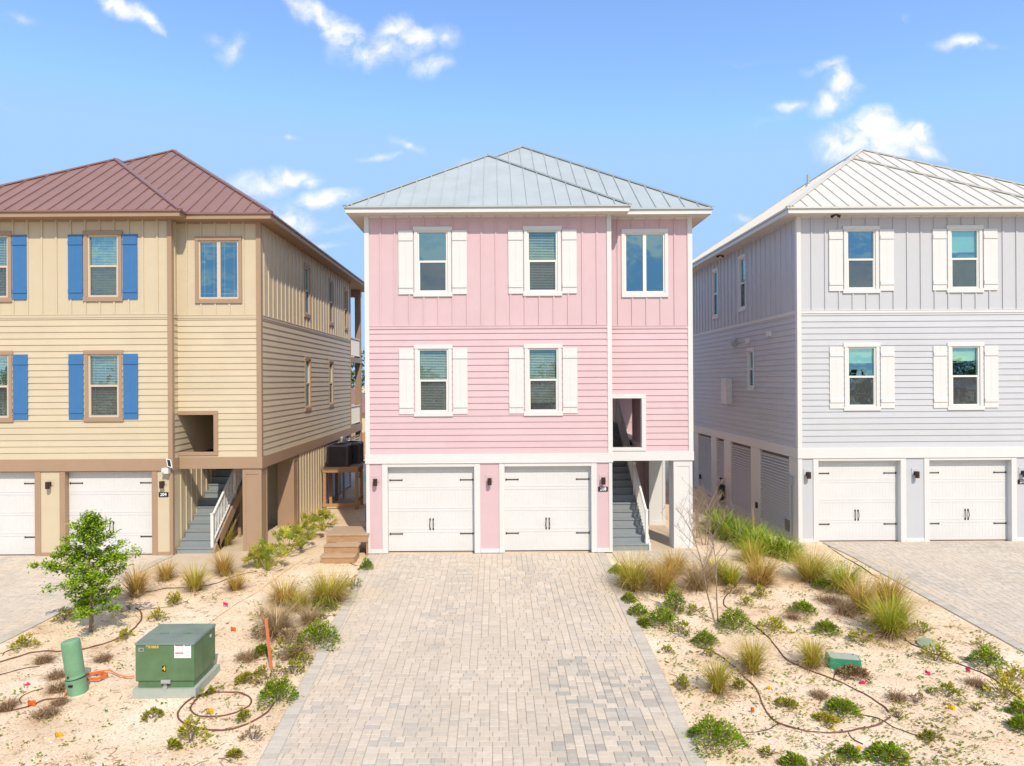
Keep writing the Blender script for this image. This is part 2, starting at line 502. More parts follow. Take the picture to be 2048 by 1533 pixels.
# ------------------------------------------------------------------ roof
def make_roof(root, x0, xb, x1, yF, yM, yB, ze, pitch, m, sp=.415):
    """x0..xb: front block, x0..x1: main hip; yF, yM their front eaves, yB the rear eave"""
    mb = MB()
    hf, hm = (xb-x0)/2, (x1-x0)/2
    xf, xm = x0+hf, x0+hm
    P = lambda x, y, r: V((x, y, ze + pitch*r))
    Lf, Rf, Af = P(x0,yF,0), P(xb,yF,0), P(xf,yF+hf,hf)
    Re, Lm, Rm = P(xf,yM+hf,hf), P(x0,yM,0), P(xb,yM,0)
    R1, Am, Ab = P(x1,yM,0), P(xm,yM+hm,hm), P(xm,yB-hm,hm)
    L2, R2 = P(x0,yB,0), P(x1,yB,0)
    mb.face([Lf,Rf,Af]); mb.face([Lf,Af,Re,Lm]); mb.face([Rf,Rm,Re,Af])
    mb.face([Lm,R1,Am]); mb.face([Lm,Am,Ab,L2]); mb.face([R1,R2,Ab,Am]); mb.face([R2,L2,Ab])
    nF, nL, nR = V((0,-pitch,1)).normalized(), V((-pitch,0,1)).normalized(), V((pitch,0,1)).normalized()
    w, h = .022, .034
    k = x0 + sp*.45
    while k < x1 - .1:
        if k < xb - .1:
            r = min(k-x0, xb-k); mb.beam(P(k,yF,0), P(k,yF+r,r), w, h, nF)
        r = min(k-x0, x1-k)
        r0 = 0 if k > xb else max(0.0, xb-k-.3)
        if r > r0 + .05 and k > xf-.3: mb.beam(P(k,yM+r0,r0), P(k,yM+r,r), w, h, nF)
        k += sp
    y = yF + sp*.5
    while y < yB - .1:
        r = max(min(y-yF, hf), y-yM); r = min(r, hm, yB-y)
        if r > .05: mb.beam(P(x0,y,0), P(x0+r,y,r), w, h, nL)
        if y > yM + .05:
            r = min(y-yM, hm, yB-y)
            if r > .05: mb.beam(P(x1,y,0), P(x1-r,y,r), w, h, nR)
        y += sp
    for a, b, n in ((Lf,Af,nF+nL), (Rf,Af,nF+nR), (Af,Re,V((0,0,1))), (Re,Am,nF+nL), (R1,Am,nF+nR), (Am,Ab,V((0,0,1))), (L2,Ab,nL), (R2,Ab,nR)):
        mb.beam(a, b, .15, .045, n)
    # drip edge
    e = .012
    for a, b in ((Lf,Rf),(Rf,Rm),(Rm,R1),(R1,R2),(R2,L2),(L2,Lf)):
        d = (b-a).normalized()
        mb.beam(a - V((0,0,.035)) + d.cross(V((0,0,1)))*.012 - d*0.02, b - V((0,0,.035)) + d.cross(V((0,0,1)))*.012 + d*.02, .03, .05)
    return mb.build('roof', m, root)

# ------------------------------------------------------------------ one house
BX, BX2, REC, DEEP = 7.07, 9.52, .38, 12.9

def build_house(name, label, loc, c):
    root = thing(name, label, 'house', loc)
    S, T = M[c['siding']], M[c['trim']]
    b0, b1, zt, zs = c['band0'], c['band1'], c['trimz'], c['soffit']
    FM = Fr((0,0,0), (1,0,0), (0,-1,0))
    FB = Fr((BX,REC,0), (1,0,0), (0,-1,0))
    FT = Fr((BX,0,0), (0,1,0), (1,0,0))
    FRt = Fr((BX2,REC,0), (0,1,0), (1,0,0))
    FL = Fr((0,0,0), (0,1,0), (-1,0,0))
    FK = Fr((0,DEEP,0), (1,0,0), (0,1,0))
    LB = BX2 - BX
    holes = {'m': [], 'b': [], 'r': [], 'l': []}
    frs = {'m': FM, 'b': FB, 'r': FRt, 'l': FL}
    for w in c['windows']:
        k = w['wall']
        holes[k].append(make_window(root, frs[k], *w['rect'], M[c['casing']], w.get('style','double'), w.get('blind'), c.get('muntin', False) and k in 'mb', w.get('case', .10), w.get('head', True)))
        if w.get('shut'):
            u0, u1, z0, z1 = w['rect']; sw = .425
            make_shutter(root, frs[k], u0-.03-sw, u0-.032, z0+.07, z1-.11, M[c['shutter']])
            make_shutter(root, frs[k], u1+.032, u1+.03+sw, z0+.07, z1-.11, M[c['shutter']])
    so = c['stairhole']                       # opening beside the upper flight, in local x and z
    holes['b'].append((so[0]-BX, so[1]-BX, so[2], so[3]))
    side = c.get('fillopen')
    if side: holes['r'].append((2.5, 5.8, 3.0, 5.6))  # added opening in the unseen flank, lets more light into the stairwell
    # --- siding
    mb = MB()
    lap(mb, FM, 0, BX, b1, zt, holes['m'])
    lap(mb, FB, 0, LB, b1, zt, holes['b'])
    lap(mb, FT, 0, 6.5, b1, 5.8)
    lap(mb, Fr((BX,0,0),(0,1,0),(1,0,0)), 0, REC, 5.8, zt)
    lap(mb, FRt, 0, DEEP-REC, b1, zt, holes['r'])
    lap(mb, FL, 0, DEEP, b1, zt, holes['l'])
    mb.face([FK.p(0,b1,0), FK.p(BX2,b1,0), FK.p(BX2,zt,0), FK.p(0,zt,0)])
    # inner skin behind the upper stair opening
    mb.pbox(Fr((8.25,.42,0),(0,1,0),(-1,0,0)), 0, 2.3 if side else 6.1, b1-.25, 5.8, -.02, .02)
    if side: mb.box(8.275, 9.46, 2.6, 2.66, 2.97, 5.71)
    mb.pbox(Fr((BX,6.42,0),(1,0,0),(0,-1,0)), .03, 1.2, 3.43, 5.6, -.03, 0)
    lap(mb, Fr((8.27,4.3,0),(1,0,0),(0,-1,0)), 0, .75, 0, b0-.02)
    mb.build('lap_siding', S, root)
    mb = MB()
    battens(mb, FM, .07, BX, zt+.06, zs, holes['m'], first=.33)
    battens(mb, FB, 0, LB, zt+.06, zs, holes['b'], first=.28)
    battens(mb, FT, .05, REC, zt+.06, zs, [], first=.15)
    battens(mb, FRt, 0, DEEP-REC, zt+.06, zs, holes['r'], first=.3)
    battens(mb, FL, .07, DEEP, zt+.06, zs, holes['l'], first=.3)
    mb.face([FK.p(0,zt,0), FK.p(BX2,zt,0), FK.p(BX2,zs,0), FK.p(0,zs,0)])
    # ground floor boards: garage wall beside the stairs and the right flank
    battens(mb, FT, .0, 5.2, 0, b0, [], sp=.36, first=.5)
    battens(mb, FRt, 3.85, c.get('flank', DEEP-REC), 0, b0, [], sp=.36, first=.12)
    if not c.get('louvers'): battens(mb, FL, .07, DEEP, 0, b0, [])
    mb.face([FK.p(0,0,0), FK.p(BX2,0,0), FK.p(BX2,b0,0), FK.p(0,b0,0)])
    D1, D2 = (.59, 3.10), (3.98, 6.49)
    zd = c['doorz']
    for a, b_, p, q in spans(.05, BX-.05, 0, b0, [(D1[0]-.02, D1[1]+.02, -1, zd+.02), (D2[0]-.02, D2[1]+.02, -1, zd+.02)]):
        mb.face([FM.p(a,p,.006), FM.p(b_,p,.006), FM.p(b_,q,.006), FM.p(a,q,.006)])
    mb.build('board_siding', S, root)
    # belt between the two sidings
    mb = MB()
    for fr, u0, u1 in ((FM,0.08,BX-.08), (FB,.0,LB-.09), (FT,.02,REC-.01), (FRt,.02,DEEP-REC), (FL,.02,DEEP)):
        mb.pbox(fr, u0, u1, zt-.005, zt+.075, 0, .036)
        mb.pbox(fr, u0, u1, zt+.075, zt+.092, 0, .046)
    mb.build('belt_trim', M[c['belt']], root)
    # --- corner boards
    for q in ((-.04, .09, -.041, .09), (BX-.09, BX+.041, -.04, .09), (BX2-.10, BX2+.041, REC-.042, REC+.10),
              (BX2-.10, BX2+.04, DEEP-.09, DEEP+.02), (-.04, .09, DEEP-.09, DEEP+.02)):
        mb = MB(); mb.box(*q, b1+.003, zs); mb.build('corner_trim', T, root)
    # --- band
    mb = MB()
    mb.bbox(FM, -.052, BX+.054, b0, b1, -.3, .054)
    mb.bbox(FB, .056, LB+.054, b0, b1, -.28, .054)
    mb.bbox(FRt, .0, DEEP-REC, b0, b1, -.2, .050)
    mb.pbox(FT, .0, REC-.05, b0+.002, b1-.002, -.1, .050)
    mb.bbox(FL, .0, DEEP, b0, b1, -.2, .049)
    mb.box(8.3, 9.3, .66, 4.2, b0+.04, b0+.09)
    mb.build('band', T, root)
    # --- garage trim
    mb = MB(); t = .03
    for a, b_ in ((-.03,.075), (.43,.59), (3.10,3.27), (3.82,3.98), (6.49,6.65), (7.0,BX+.03)):
        deep = -.22 if a not in (-.03, 7.0) else -.08
        mb.bbox(FM, a, b_, 0, b0-.002, deep, t)
    for a, b_ in (D1, D2):
        mb.bbox(FM, a+.001, b_-.001, zd, b0-.002, -.22, t-.004)
        # thin stop moulding down both sides of the leaf
    for a, b_ in ((.077,.428), (3.272,3.818), (6.652,6.998)):
        mb.bbox(FM, a, b_, 0, .12, -.02, t-.003)
        mb.pbox(FM, a, b_, b0-.012, b0-.002, -.02, t-.006)
    mb.pbox(FT, .0, .09, 0, b0-.002, -.05, .028)
    mb.build('garage_trim', M[c['gtrim']], root)
    for d in (D1, D2): garage_door(root, FM, d[0]+.001, d[1]-.001, zd-.001, M[c['hinge']])
    for u in (.25, 3.545, 6.825): wall_lamp(root, FM, u, 2.08, S)
    plaque(root, FM, 6.83, 1.83 if c['number'] != '204' else 1.78, c['number'])
    # --- columns
    for y in (REC, 3.62):
        mb = MB()
        mb.box(8.99, 9.52, y, y+.53, 0, b0+.002)
        f1 = Fr((8.99,y,0),(1,0,0),(0,-1,0)); f2 = Fr((9.52,y,0),(0,1,0),(1,0,0)); f3 = Fr((8.99,y,0),(0,1,0),(-1,0,0))
        for f in (f1, f2, f3):
            mb.bbox(f, -.014 if f is f1 else 0, .08, 0, b0-.01, 0, .016, .003); mb.bbox(f, .45, .544 if f is f1 else .53, 0, b0-.01, 0, .016, .003)
            mb.bbox(f, .081, .449, b0-.17, b0-.01, 0, .016, .003); mb.bbox(f, .081, .449, 0, .16, 0, .016, .003)
        mb.build('column', T, root)
    # --- opening casing beside the upper flight
    mb = MB()
    u0, u1, z0, z1 = so[0]-BX, so[1]-BX, so[2], so[3]
    mb.bbox(FB, max(u0-.10, .001), u1+.12, z1-.01, z1+.11, -.14, .05)
    mb.bbox(FB, u1-.01, u1+.12, z0, z1-.012, -.14, .048)
    if u0 > .06: mb.bbox(FB, .001, u0+.01, z0, z1-.012, -.14, .048)
    mb.bbox(FB, .03 if u0 < .06 else .001, u1+.12, z0-.10, z0-.002, -.14, .055)
    mb.pbox(Fr((8.23,.55,0),(0,1,0),(-1,0,0)), 0, 2.0 if side else 5.6, b1+.02, b1+.16, 0, .015)
    if side:  # floor and casing of the added light opening in the flank
        mb.box(8.3, 9.48, 2.7, 6.45, b1+.02, 2.96)
        for q in ((2.4,2.5,2.9,5.7), (5.8,5.9,2.9,5.7)): mb.bbox(FRt, *q, -.1, .05)
        for q in ((2.5,5.8,5.6,5.7), (2.5,5.8,2.9,3.0)): mb.bbox(FRt, *q, -.1, .046)
    mb.build('opening_casing', T, root)
    # --- stairs
    mb = MB(); n, rise, run, y0 = 18, .19, .28, .16
    for i in range(n):
        y, z = y0+i*run, (i+1)*rise
        mb.box(7.11, 8.19, y-.025, y+run, z-.035, z)
        mb.box(7.12, 8.18, y, y+.02, z-rise+.002, z-.036)
    mb.box(7.11, 8.19, y0+n*run, 6.48, n*rise-.05, n*rise-.001)
    st = mb.build('staircase', M['tread'], root)
    mb = MB()
    sl = rise/run
    mb.hexa([(8.192,y0-.02,0),(8.24,y0-.02,0),(8.24,y0+.35,0),(8.192,y0+.35,0)] +
            [(8.192,y0-.02,.17),(8.24,y0-.02,.17),(8.24,y0+.35,.19+.24),(8.192,y0+.35,.19+.24)])
    mb.beam((8.216,y0+.3,.08), (8.216,y0+n*run,n*rise-.17), .048, .30)
    mb.box(8.10, 8.19, 2.3, 2.39, 0, 1.5); mb.box(8.10, 8.19, 1.15, 1.24, 0, .72)
    mb.beam((8.145,1.3,.12), (8.145,2.3,.75), .05, .09)
    mb.build('stringer', T, st)
    mb = MB()
    zz = lambda y: (y-y0)/run*rise + rise
    ya, yb = y0+.06, y0+n*run-.2
    for y in (ya, ya+1.75, ya+3.4, yb):
        mb.box(8.10, 8.18, y-.04, y+.04, zz(y)-.12, zz(y)+.93)
        mb.box(8.09, 8.19, y-.05, y+.05, zz(y)+.93, zz(y)+.955)
        mb.box(8.085, 8.195, y-.055, y+.055, zz(y)-.13, zz(y)-.09)
    mb.beam((8.14,ya,zz(ya)+.84), (8.14,yb,zz(yb)+.84), .06, .045)
    mb.beam((8.14,ya,zz(ya)+.06), (8.14,yb,zz(yb)+.06), .045, .04)
    y = ya+.12
    while y < yb-.05:
        mb.box(8.13, 8.15, y-.011, y+.011, zz(y)+.07, zz(y)+.86); y += .115
    mb.build('railing', M['vinyl'], st)
    # shell under and behind the flight
    mb = MB()
    mb.pbox(Fr((BX,5.35,0),(1,0,0),(0,-1,0)), .02, 2.4, 0, b0, -.05, 0)
    mb.build('stair_back_wall', S, root)
    # plastered stair hall, shaped open to the tall window so light reaches the stairs
    mb = MB()
    mb.box(8.28, 9.44, REC+.06, 6.5, 5.72, 5.8)
    mb.box(BX+.035, BX+.05, REC+.06, 6.44, 5.8, zs-.01); mb.box(BX+.05, 9.46, 6.46, 6.5, 3.35, zs-.01); mb.box(9.44, 9.47, REC+.06, 6.46, 5.8, zs-.01)
    if side: mb.box(8.262, 9.46, 6.46, 6.5, 2.9, 3.36)
    mb.build('stair_hall', S, root)
    mb = MB()
    mb.box(BX+.04, 9.50, REC-.3, DEEP, -.12, -.001)
    mb.box(0.02, BX+.02, .18, DEEP-.02, -.12, -.002)
    mb.build('slab', M['concrete'], root)
    # --- eaves and roof
    ov = .48
    x0, xb, x1, yF, yM, yB = -ov, BX+ov, BX2+ov, -ov, REC-ov, 15.9+ov
    mb = MB()
    mb.box(x0+.03, xb-.03, yF+.03, yM+.001, zs, zs+.02)
    mb.box(x0+.03, x1-.03, yM+.001, yB-.03, zs, zs+.02)
    mb.build('soffit', M[c['soffitm']], root)
    mb = MB(); h = .15; t = .028
    mb.box(x0, xb, yF, yF+t, zs-.006, zs+h); mb.box(xb-t, xb, yF+t, yM, zs-.006, zs+h)
    mb.box(xb-.1, x1, yM, yM+t, zs-.004, zs+h-.004); mb.box(x1-t, x1, yM+t, yB, zs-.006, zs+h)
    mb.box(x0, x0+t, yF+t, yB, zs-.006, zs+h); mb.box(x0+t, x1-t, yB-t, yB, zs-.006, zs+h)
    # frieze where wall and soffit meet
    mb.pbox(FM, .1, BX-.1, zs-.045, zs, 0, .033); mb.pbox(FB, .0, LB-.1, zs-.045, zs, 0, .033)
    mb.pbox(FRt, .1, DEEP-REC, zs-.045, zs, 0, .033); mb.pbox(FL, .1, DEEP, zs-.045, zs, 0, .033)
    mb.build('fascia', T, root)
    make_roof(root, x0-.02, xb+.02, x1+.02, yF-.02, yM-.02, yB+.02, zs+h+.012, .68, M[c['roof']])
    # --- rear porch
    mb = MB()
    mb.box(.1, BX2-.02, DEEP+.03, 15.9, b0+.02, b1+.02); mb.box(.1, BX2-.02, DEEP+.03, 15.9, 5.95, 6.2)
    mb.box(.1, BX2-.02, 15.6, 15.9, zs-.35, zs-.001)
    mb.build('porch_floor', T, root)
    for x in (.15, 4.7, BX2-.32):
        mb = MB()
        for z0_, z1_ in ((-.1, b0+.02), (b1+.02, 5.95), (6.2, zs-.35)):
            mb.box(x, x+.28, 15.6, 15.88, z0_, z1_)
        mb.build('porch_post', T, root)
    for z in (b1+.02, 6.2):
        mb = MB()
        for xx0, xx1, yy0, yy1 in ((BX2-.12, BX2-.06, DEEP+.03, 15.6), (.3, BX2-.35, 15.82, 15.87)):
            mb.box(xx0, xx1, yy0, yy1, z+.92, z+.97); mb.box(xx0, xx1, yy0, yy1, z+.08, z+.12)
            L = max(xx1-xx0, yy1-yy0); k = .06
            while k < L:
                if yy1-yy0 > xx1-xx0: mb.box(xx0+.015, xx1-.015, yy0+k-.012, yy0+k+.012, z+.12, z+.92)
                else: mb.box(xx0+k-.012, xx0+k+.012, yy0+.012, yy1-.012, z+.12, z+.92)
                k += .11
        mb.build('porch_railing', M['vinyl'], root)
    return root, frs

def louver(root, fr, a, b_, z1, m):
    mb = MB()
    mb.pbox(fr, a, a+.05, .08, z1, -.08, .012); mb.pbox(fr, b_-.05, b_, .08, z1, -.08, .012)
    mb.pbox(fr, a+.05, b_-.05, .08, .13, -.08, .01)
    z = .14
    while z < z1-.09:
        mb.hexa([fr.p(a+.05,z,.005), fr.p(b_-.05,z,.005), fr.p(b_-.05,z+.055,-.062), fr.p(a+.05,z+.055,-.062),
                 fr.p(a+.05,z+.014,.005), fr.p(b_-.05,z+.014,.005), fr.p(b_-.05,z+.069,-.062), fr.p(a+.05,z+.069,-.062)])
        z += .098
    lp = mb.build('louver_panel', m, root)
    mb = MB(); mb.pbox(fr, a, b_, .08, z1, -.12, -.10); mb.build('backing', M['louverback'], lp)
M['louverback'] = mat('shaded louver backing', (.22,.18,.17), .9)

def W(wall, rect, **k): return dict(wall=wall, rect=rect, **k)
SL = ('slats', 0.0)

pink, pfr = build_house('pink_house', 'tall pink house with pale metal roof and white shutters, in the middle', (-3.72, 19.8, 0), dict(
    siding='pink', trim='white', casing='white', gtrim='white', shutter='white', belt='pink', fillopen=True, hinge='bronze', soffitm='soffit', roof='roofgrey',
    band0=2.6, band1=2.87, trimz=6.50, soffit=9.77, doorz=2.5, number='208', stairhole=(7.17, 8.05, 2.99, 4.45),
    windows=[W('m', (1.40,2.47,7.43,9.46), shut=True, blind=None), W('m', (4.58,5.65,7.43,9.46), shut=True, blind=('slats', .04)),
             W('m', (1.40,2.47,3.96,6.04), shut=True, blind=('slats', .0)), W('m', (4.58,5.65,3.96,6.04), shut=True, blind=('slats', .12)),
             W('b', (.40,1.78,7.42,9.44), style='pair', head=False),
             W('r', (4.8,5.5,7.4,9.4)), W('r', (8.7,9.4,7.4,9.4)), W('l', (5,5.7,7.4,9.4)), W('l', (8,8.7,7.4,9.4))]))
tan, tfr = build_house('tan_house', 'cream house with dark red roof, blue shutters and brown trim', (-16.45, 19.8, -.03), dict(
    siding='tan', trim='brown', casing='brown', gtrim='brown', shutter='blue', belt='tan', hinge='black', soffitm='soffitbrown', roof='roofred', muntin=True, flank=7.6,
    band0=2.47, band1=2.82, trimz=6.92, soffit=9.74, doorz=2.44, number='204', stairhole=(7.075, 8.15, 2.96, 4.07),
    windows=[W('m', (1.40,2.47,7.38,9.43), shut=True, blind=SL), W('m', (4.57,5.66,7.38,9.43), shut=True, blind=SL),
             W('m', (1.40,2.47,3.90,5.97), shut=True, blind=SL), W('m', (4.57,5.66,3.90,5.97), shut=True, blind=SL),
             W('b', (.55,1.93,7.35,9.32), style='pair', head=False),
             W('r', (4.62,5.42,7.38,9.35), case=.07, head=False), W('r', (8.35,9.1,7.38,9.35), case=.07, head=False), W('r', (11.2,11.9,7.38,9.35), case=.07, head=False),
             W('r', (4.62,5.42,3.95,5.95), case=.07, head=False), W('r', (8.2,9.0,3.95,5.95), case=.07, head=False)]))
grey, gfr = build_house('grey_house', 'pale grey house with off white metal roof and louvered ground floor', (9.28, 20.9, -.03), dict(
    siding='grey', trim='white', casing='white', gtrim='white', shutter='white', belt='white', fillopen=True, hinge='black', soffitm='soffit', roof='roofwhite', louvers=True,
    band0=2.58, band1=2.90, trimz=7.02, soffit=9.98, doorz=2.5, number='212', stairhole=(7.17, 8.05, 2.99, 4.45),
    windows=[W('m', (1.40,2.47,7.62,9.68), shut=True), W('m', (4.57,5.64,7.62,9.68), shut=True, blind=('shade',.36)),
             W('m', (1.40,2.47,4.03,6.10), shut=True, blind=('shade',.25)), W('m', (4.57,5.64,4.03,6.10), shut=True, blind=('shade',.22)),
             W('b', (.40,1.78,7.6,9.6), style='pair', head=False),
             W('l', (4.25,4.98,7.55,9.65), case=.07, head=False), W('l', (7.35,8.1,7.55,9.65), case=.07, head=False), W('l', (3.5,4.1,4.6,6.15), case=.07, head=False)]))

# ------------------------------------------------------------------ fittings on the houses
FLg = gfr['l']
b0 = 2.58
prev = .0
edges = []
for a, b_ in ((.62, 3.05), (3.85, 6.0), (6.75, 7.75), (8.4, 10.3), (10.9, 12.5)):
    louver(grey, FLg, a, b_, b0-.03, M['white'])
    edges.append((a, b_))
mb = MB(); prev = .09
for a, b_ in edges + [(12.8, 12.9)]:
    mb.bbox(FLg, prev, a, .0, b0-.003, -.15, .022); prev = b_
mb.pbox(FLg, .09, 12.8, -.02, .078, -.15, .018)
mb.box(-.036, .09, -.026, .09, 0, b0-.003)
mb.build('louver_post', M['white'], grey)
# brick-red footing under the louvers
mb = MB(); mb.pbox(FLg, .3, 12.8, -.3, -.021, -.2, .05); mb.build('footing', mat('rusty footing', (.22,.12,.085), .9, var=.25, vscale=5), grey)
mb = MB()
mb.bbox(FLg, 5.75, 6.35, 4.05, 5.05, .02, .26); wh = mb.build('water_heater', M['white'], grey)
mb = MB(); mb.pbox(FLg, 5.95, 6.08, 4.86, 4.90, .255, .264); mb.tube([FLg.p(6.0,3.98,.12), FLg.p(6.0,4.06,.12)], .03, 8); mb.build('outlet', M['steel'], wh)
for (u, z, s) in ((2.05, 6.55, .10), (3.95, 6.42, .09)):
    mb = MB(); mb.bbox(FLg, u-s, u+s, z-s, z+s*.8, .01, .13); mb.build('vent_cap', M['white'], grey)
mb = MB(); u, z, s = 5.35, 6.45, .16
mb.hexa([FLg.p(u-s,z-s,.26), FLg.p(u+s,z-s,.26), FLg.p(u+s,z-s,.01), FLg.p(u-s,z-s,.01), FLg.p(u-s,z-.05,.26), FLg.p(u+s,z-.05,.26), FLg.p(u+s,z+s,.01), FLg.p(u-s,z+s,.01)])
mb.build('vent_hood', M['steel'], grey)
mb = MB()
mb.pbox(FLg, .32, .50, 1.72, 1.98, .022, .13)
cb = mb.build('junction_box', M['steel'], grey)
mb = MB()
mb.tube([FLg.p(.41,1.75,.075), FLg.p(.41,.9,.075), FLg.p(.41,-.05,.075)], .035, 8); mb.tube([FLg.p(.5,1.9,.08), FLg.p(.58,2.05,.05)], .012, 6)
mb.build('conduit', M['steel'], cb)
mb = MB(); mb.pbox(FLg, .62, .98, .2, .55, .008, .03)
for k in range(6): mb.pbox(FLg, .64, .96, .22+k*.054, .25+k*.054, .03, .036)
mb.build('foundation_vent', M['acgrey'], grey)
mb = MB()
g0 = FLg.p(7.0, 0, .16)
for p, q, r in (((7.0,0,.12),(7.0,.75,.12),.022), ((7.0,.75,.12),(6.6,.75,.12),.022), ((6.6,.75,.12),(6.6,.2,.12),.022), ((6.6,.3,.12),(6.35,.3,.12),.018)):
    mb.tube([FLg.p(*p), FLg.p(*q)], r, 8)
mb.pbox(FLg, 6.65, 6.95, .35, .72, .04, .22); mb.lathe(FLg.p(6.85,.95,.12), [(.07,0),(.085,.02),(.085,.05),(.05,.07)], 12); mb.tube([FLg.p(7.0,.75,.12), FLg.p(6.85,.97,.12)], .018, 6)
mb.pbox(FLg, 6.72, 6.9, .12, .34, .05, .2)
mb.build('gas_meter', M['black'], grey)
for (u, z) in ((3.3, .55), (10.0, .62)):
    mb = MB(); mb.bbox(FLg, u-.07, u+.07, z-.1, z+.1, .012, .07); mb.build('outlet_cover', M['black'], grey)
mb = MB(); mb.tube([(3.1,6.0,12.3),(3.1,6.0,13.05)], .055, 10); mb.lathe((3.1,6.0,12.5), [(.14,0),(.08,.16)], 12); mb.build('vent_pipe', M['steel'], grey)
# soffit flood lamps
for (x, y) in ((1.05,-.24), (-.25,6.4), (-.25,11.5)):
    mb = MB(); mb.lathe((x,y,9.98-.025), [(.06,.0),(.06,.024)], 12)
    for s in (-1,1): mb.lathe((x+s*.05,y,9.98-.03), [(.03,0),(.045,.09),(.045,.10)], 10, axis=(s*.9,-.4,-.5))
    mb.build('flood_lamp', M['bronze'], grey)
# pink house: meter box on the left flank
FLp = pfr['l']
mb = MB(); mb.bbox(FLp, .45, .9, 1.35, 2.55, .01, .20); mx = mb.build('meter_box', M['steel'], pink)
mb = MB(); mb.face([FLp.p(.449,2.0,.03), FLp.p(.449,2.0,.17), FLp.p(.449,2.2,.17), FLp.p(.449,2.2,.03)]); mb.build('sticker', M['teal'], mx)
mb = MB(); mb.tube([FLp.p(.68,1.36,.1), FLp.p(.68,-.1,.1)], .03, 8); mb.build('conduit', M['steel'], mx)
# tan house: camera with a small solar panel at the corner
FMt = tfr['m']
mb = MB(); mb.bbox(FMt, 6.86, 7.05, 2.40, 2.56, .04, .20); mb.lathe(FMt.p(6.9,2.47,.20), [(.035,0),(.035,.03),(.02,.035)], 12, axis=(-.2,-1,-.1))
mb.tube([FMt.p(7.04,2.5,.1), FMt.p(7.09,2.56,.12)], .012, 6)
sc = mb.build('security_camera', M['white'], tan)
mb = MB()
c0 = FMt.p(7.07, 2.70, .16); ux = V((.95,0,-.3)).normalized(); uz = V((-.28,.25,.93)).normalized(); nn = ux.cross(uz)
def quadbox(c, ux, uz, a, b, d0, d1):
    nn = ux.cross(uz).normalized()
    P = [c-ux*a-uz*b, c+ux*a-uz*b, c+ux*a+uz*b, c-ux*a+uz*b]
    mb.hexa([p+nn*d0 for p in P] + [p+nn*d1 for p in P])
quadbox(c0, ux, uz, .075, .125, -.012, .012); mb.build('solar_frame', M['vinyl'], sc)
mb = MB(); quadbox(c0, ux, uz, .048, .10, .0125, .0155); mb.build('solar_cell', M['plaque'], sc)
fr = tfr['r']; prev = 7.6
for a, b_ in ((7.85, 10.0), (10.4, 12.3)):
    louver(tan, fr, a, b_, 2.44, M['white'])
    mb = MB(); mb.bbox(fr, prev, a, -.02, 2.465, -.15, .022); mb.build('louver_post', M['brown'], tan); prev = b_
mb = MB(); mb.bbox(fr, prev, 12.52, -.02, 2.465, -.15, .022); mb.build('louver_post', M['brown'], tan)
# lattice skirt under the tan porch
mb = MB(); k = 0
while k < 2.3:
    mb.hexa([(9.36,13.0,k),(9.40,13.0,k),(9.40,15.6,k+.0),(9.36,15.6,k+.0),(9.36,13.0,k+.07),(9.40,13.0,k+.07),(9.40,15.6,k+.07),(9.36,15.6,k+.07)]); k += .13
mb.build('porch_lattice', M['vinyl'], tan)
# ------------------------------------------------------------------ ground
def lin(p, q):
    (x0, y0), (x1, y1) = p, q
    return lambda y: x0 + (x1-x0)*(y-y0)/(y1-y0)

def edge(pa, pb):
    a, b = G(*pa), G(*pb)
    return lin((a.x, a.y), (b.x, b.y))

DR = {  # driveway: left edge, right edge, near y, far y
    'pink': (edge((733,1117),(515,1533)), edge((1222,1132),(1412,1533)), 8.9, 19.78),
    'tan': (lambda y: -16.6, lin((-9.35,19.5),(-10.05,13.86)), 8.9, 19.78),
    'grey': (lin((9.98,20.5),(10.15,13.1)), lambda y: 17.4, 8.9, 20.88),
}
WALK = [(-9.3, -6.75, 18.15, 20.2), (3.36, 5.95, 18.85, 20.15)]

def on_paving(x, y, m=0.0):
    for l, r, a, b in DR.values():
        if a-.2 <= y <= b+.2 and l(y)-m <= x <= r(y)+m: return True
    for a, b, c, d in WALK:
        if a-m <= x <= b+m and c-m <= y <= d+m: return True
    return False

def gz(x, y):
    z = gbase(y)
    n = noise.noise(V((x*.9, y*.9, 3.1)))*.022 + noise.noise(V((x*2.7, y*2.7, 7.7)))*.016 + noise.noise(V((x*6, y*6, 1.7)))*.013
    return z + n - .005

xs = [-900,-400,-200,-120,-80,-50,-35,-25] + [-19+.12*i for i in range(318)] + [25,35,50,80,120,200,400,900]
ys = [-300,-150,-80,-40,-15,0,5] + [8.6+.12*i for i in range(147)] + [26.6+.7*i for i in range(14)] + [38,42,50,65,90,140,250,450,900]
mb = MB()
grid = []
for y in ys:
    for x in xs:
        if 8 < y < 40 and -20 < x < 20:
            z = gz(x, y)
            if on_paving(x, y, -.18): z = gbase(y) - .05
            elif on_paving(x, y, .12): z = gbase(y) + .006
        else:
            z = gbase(max(y, 8.0)) - .02
        grid.append((x, y, z))
mb.v = grid
nx = len(xs)
for j in range(len(ys)-1):
    for i in range(nx-1):
        mb.f.append((j*nx+i, j*nx+i+1, (j+1)*nx+i+1, (j+1)*nx+i)); mb.c.append(None)

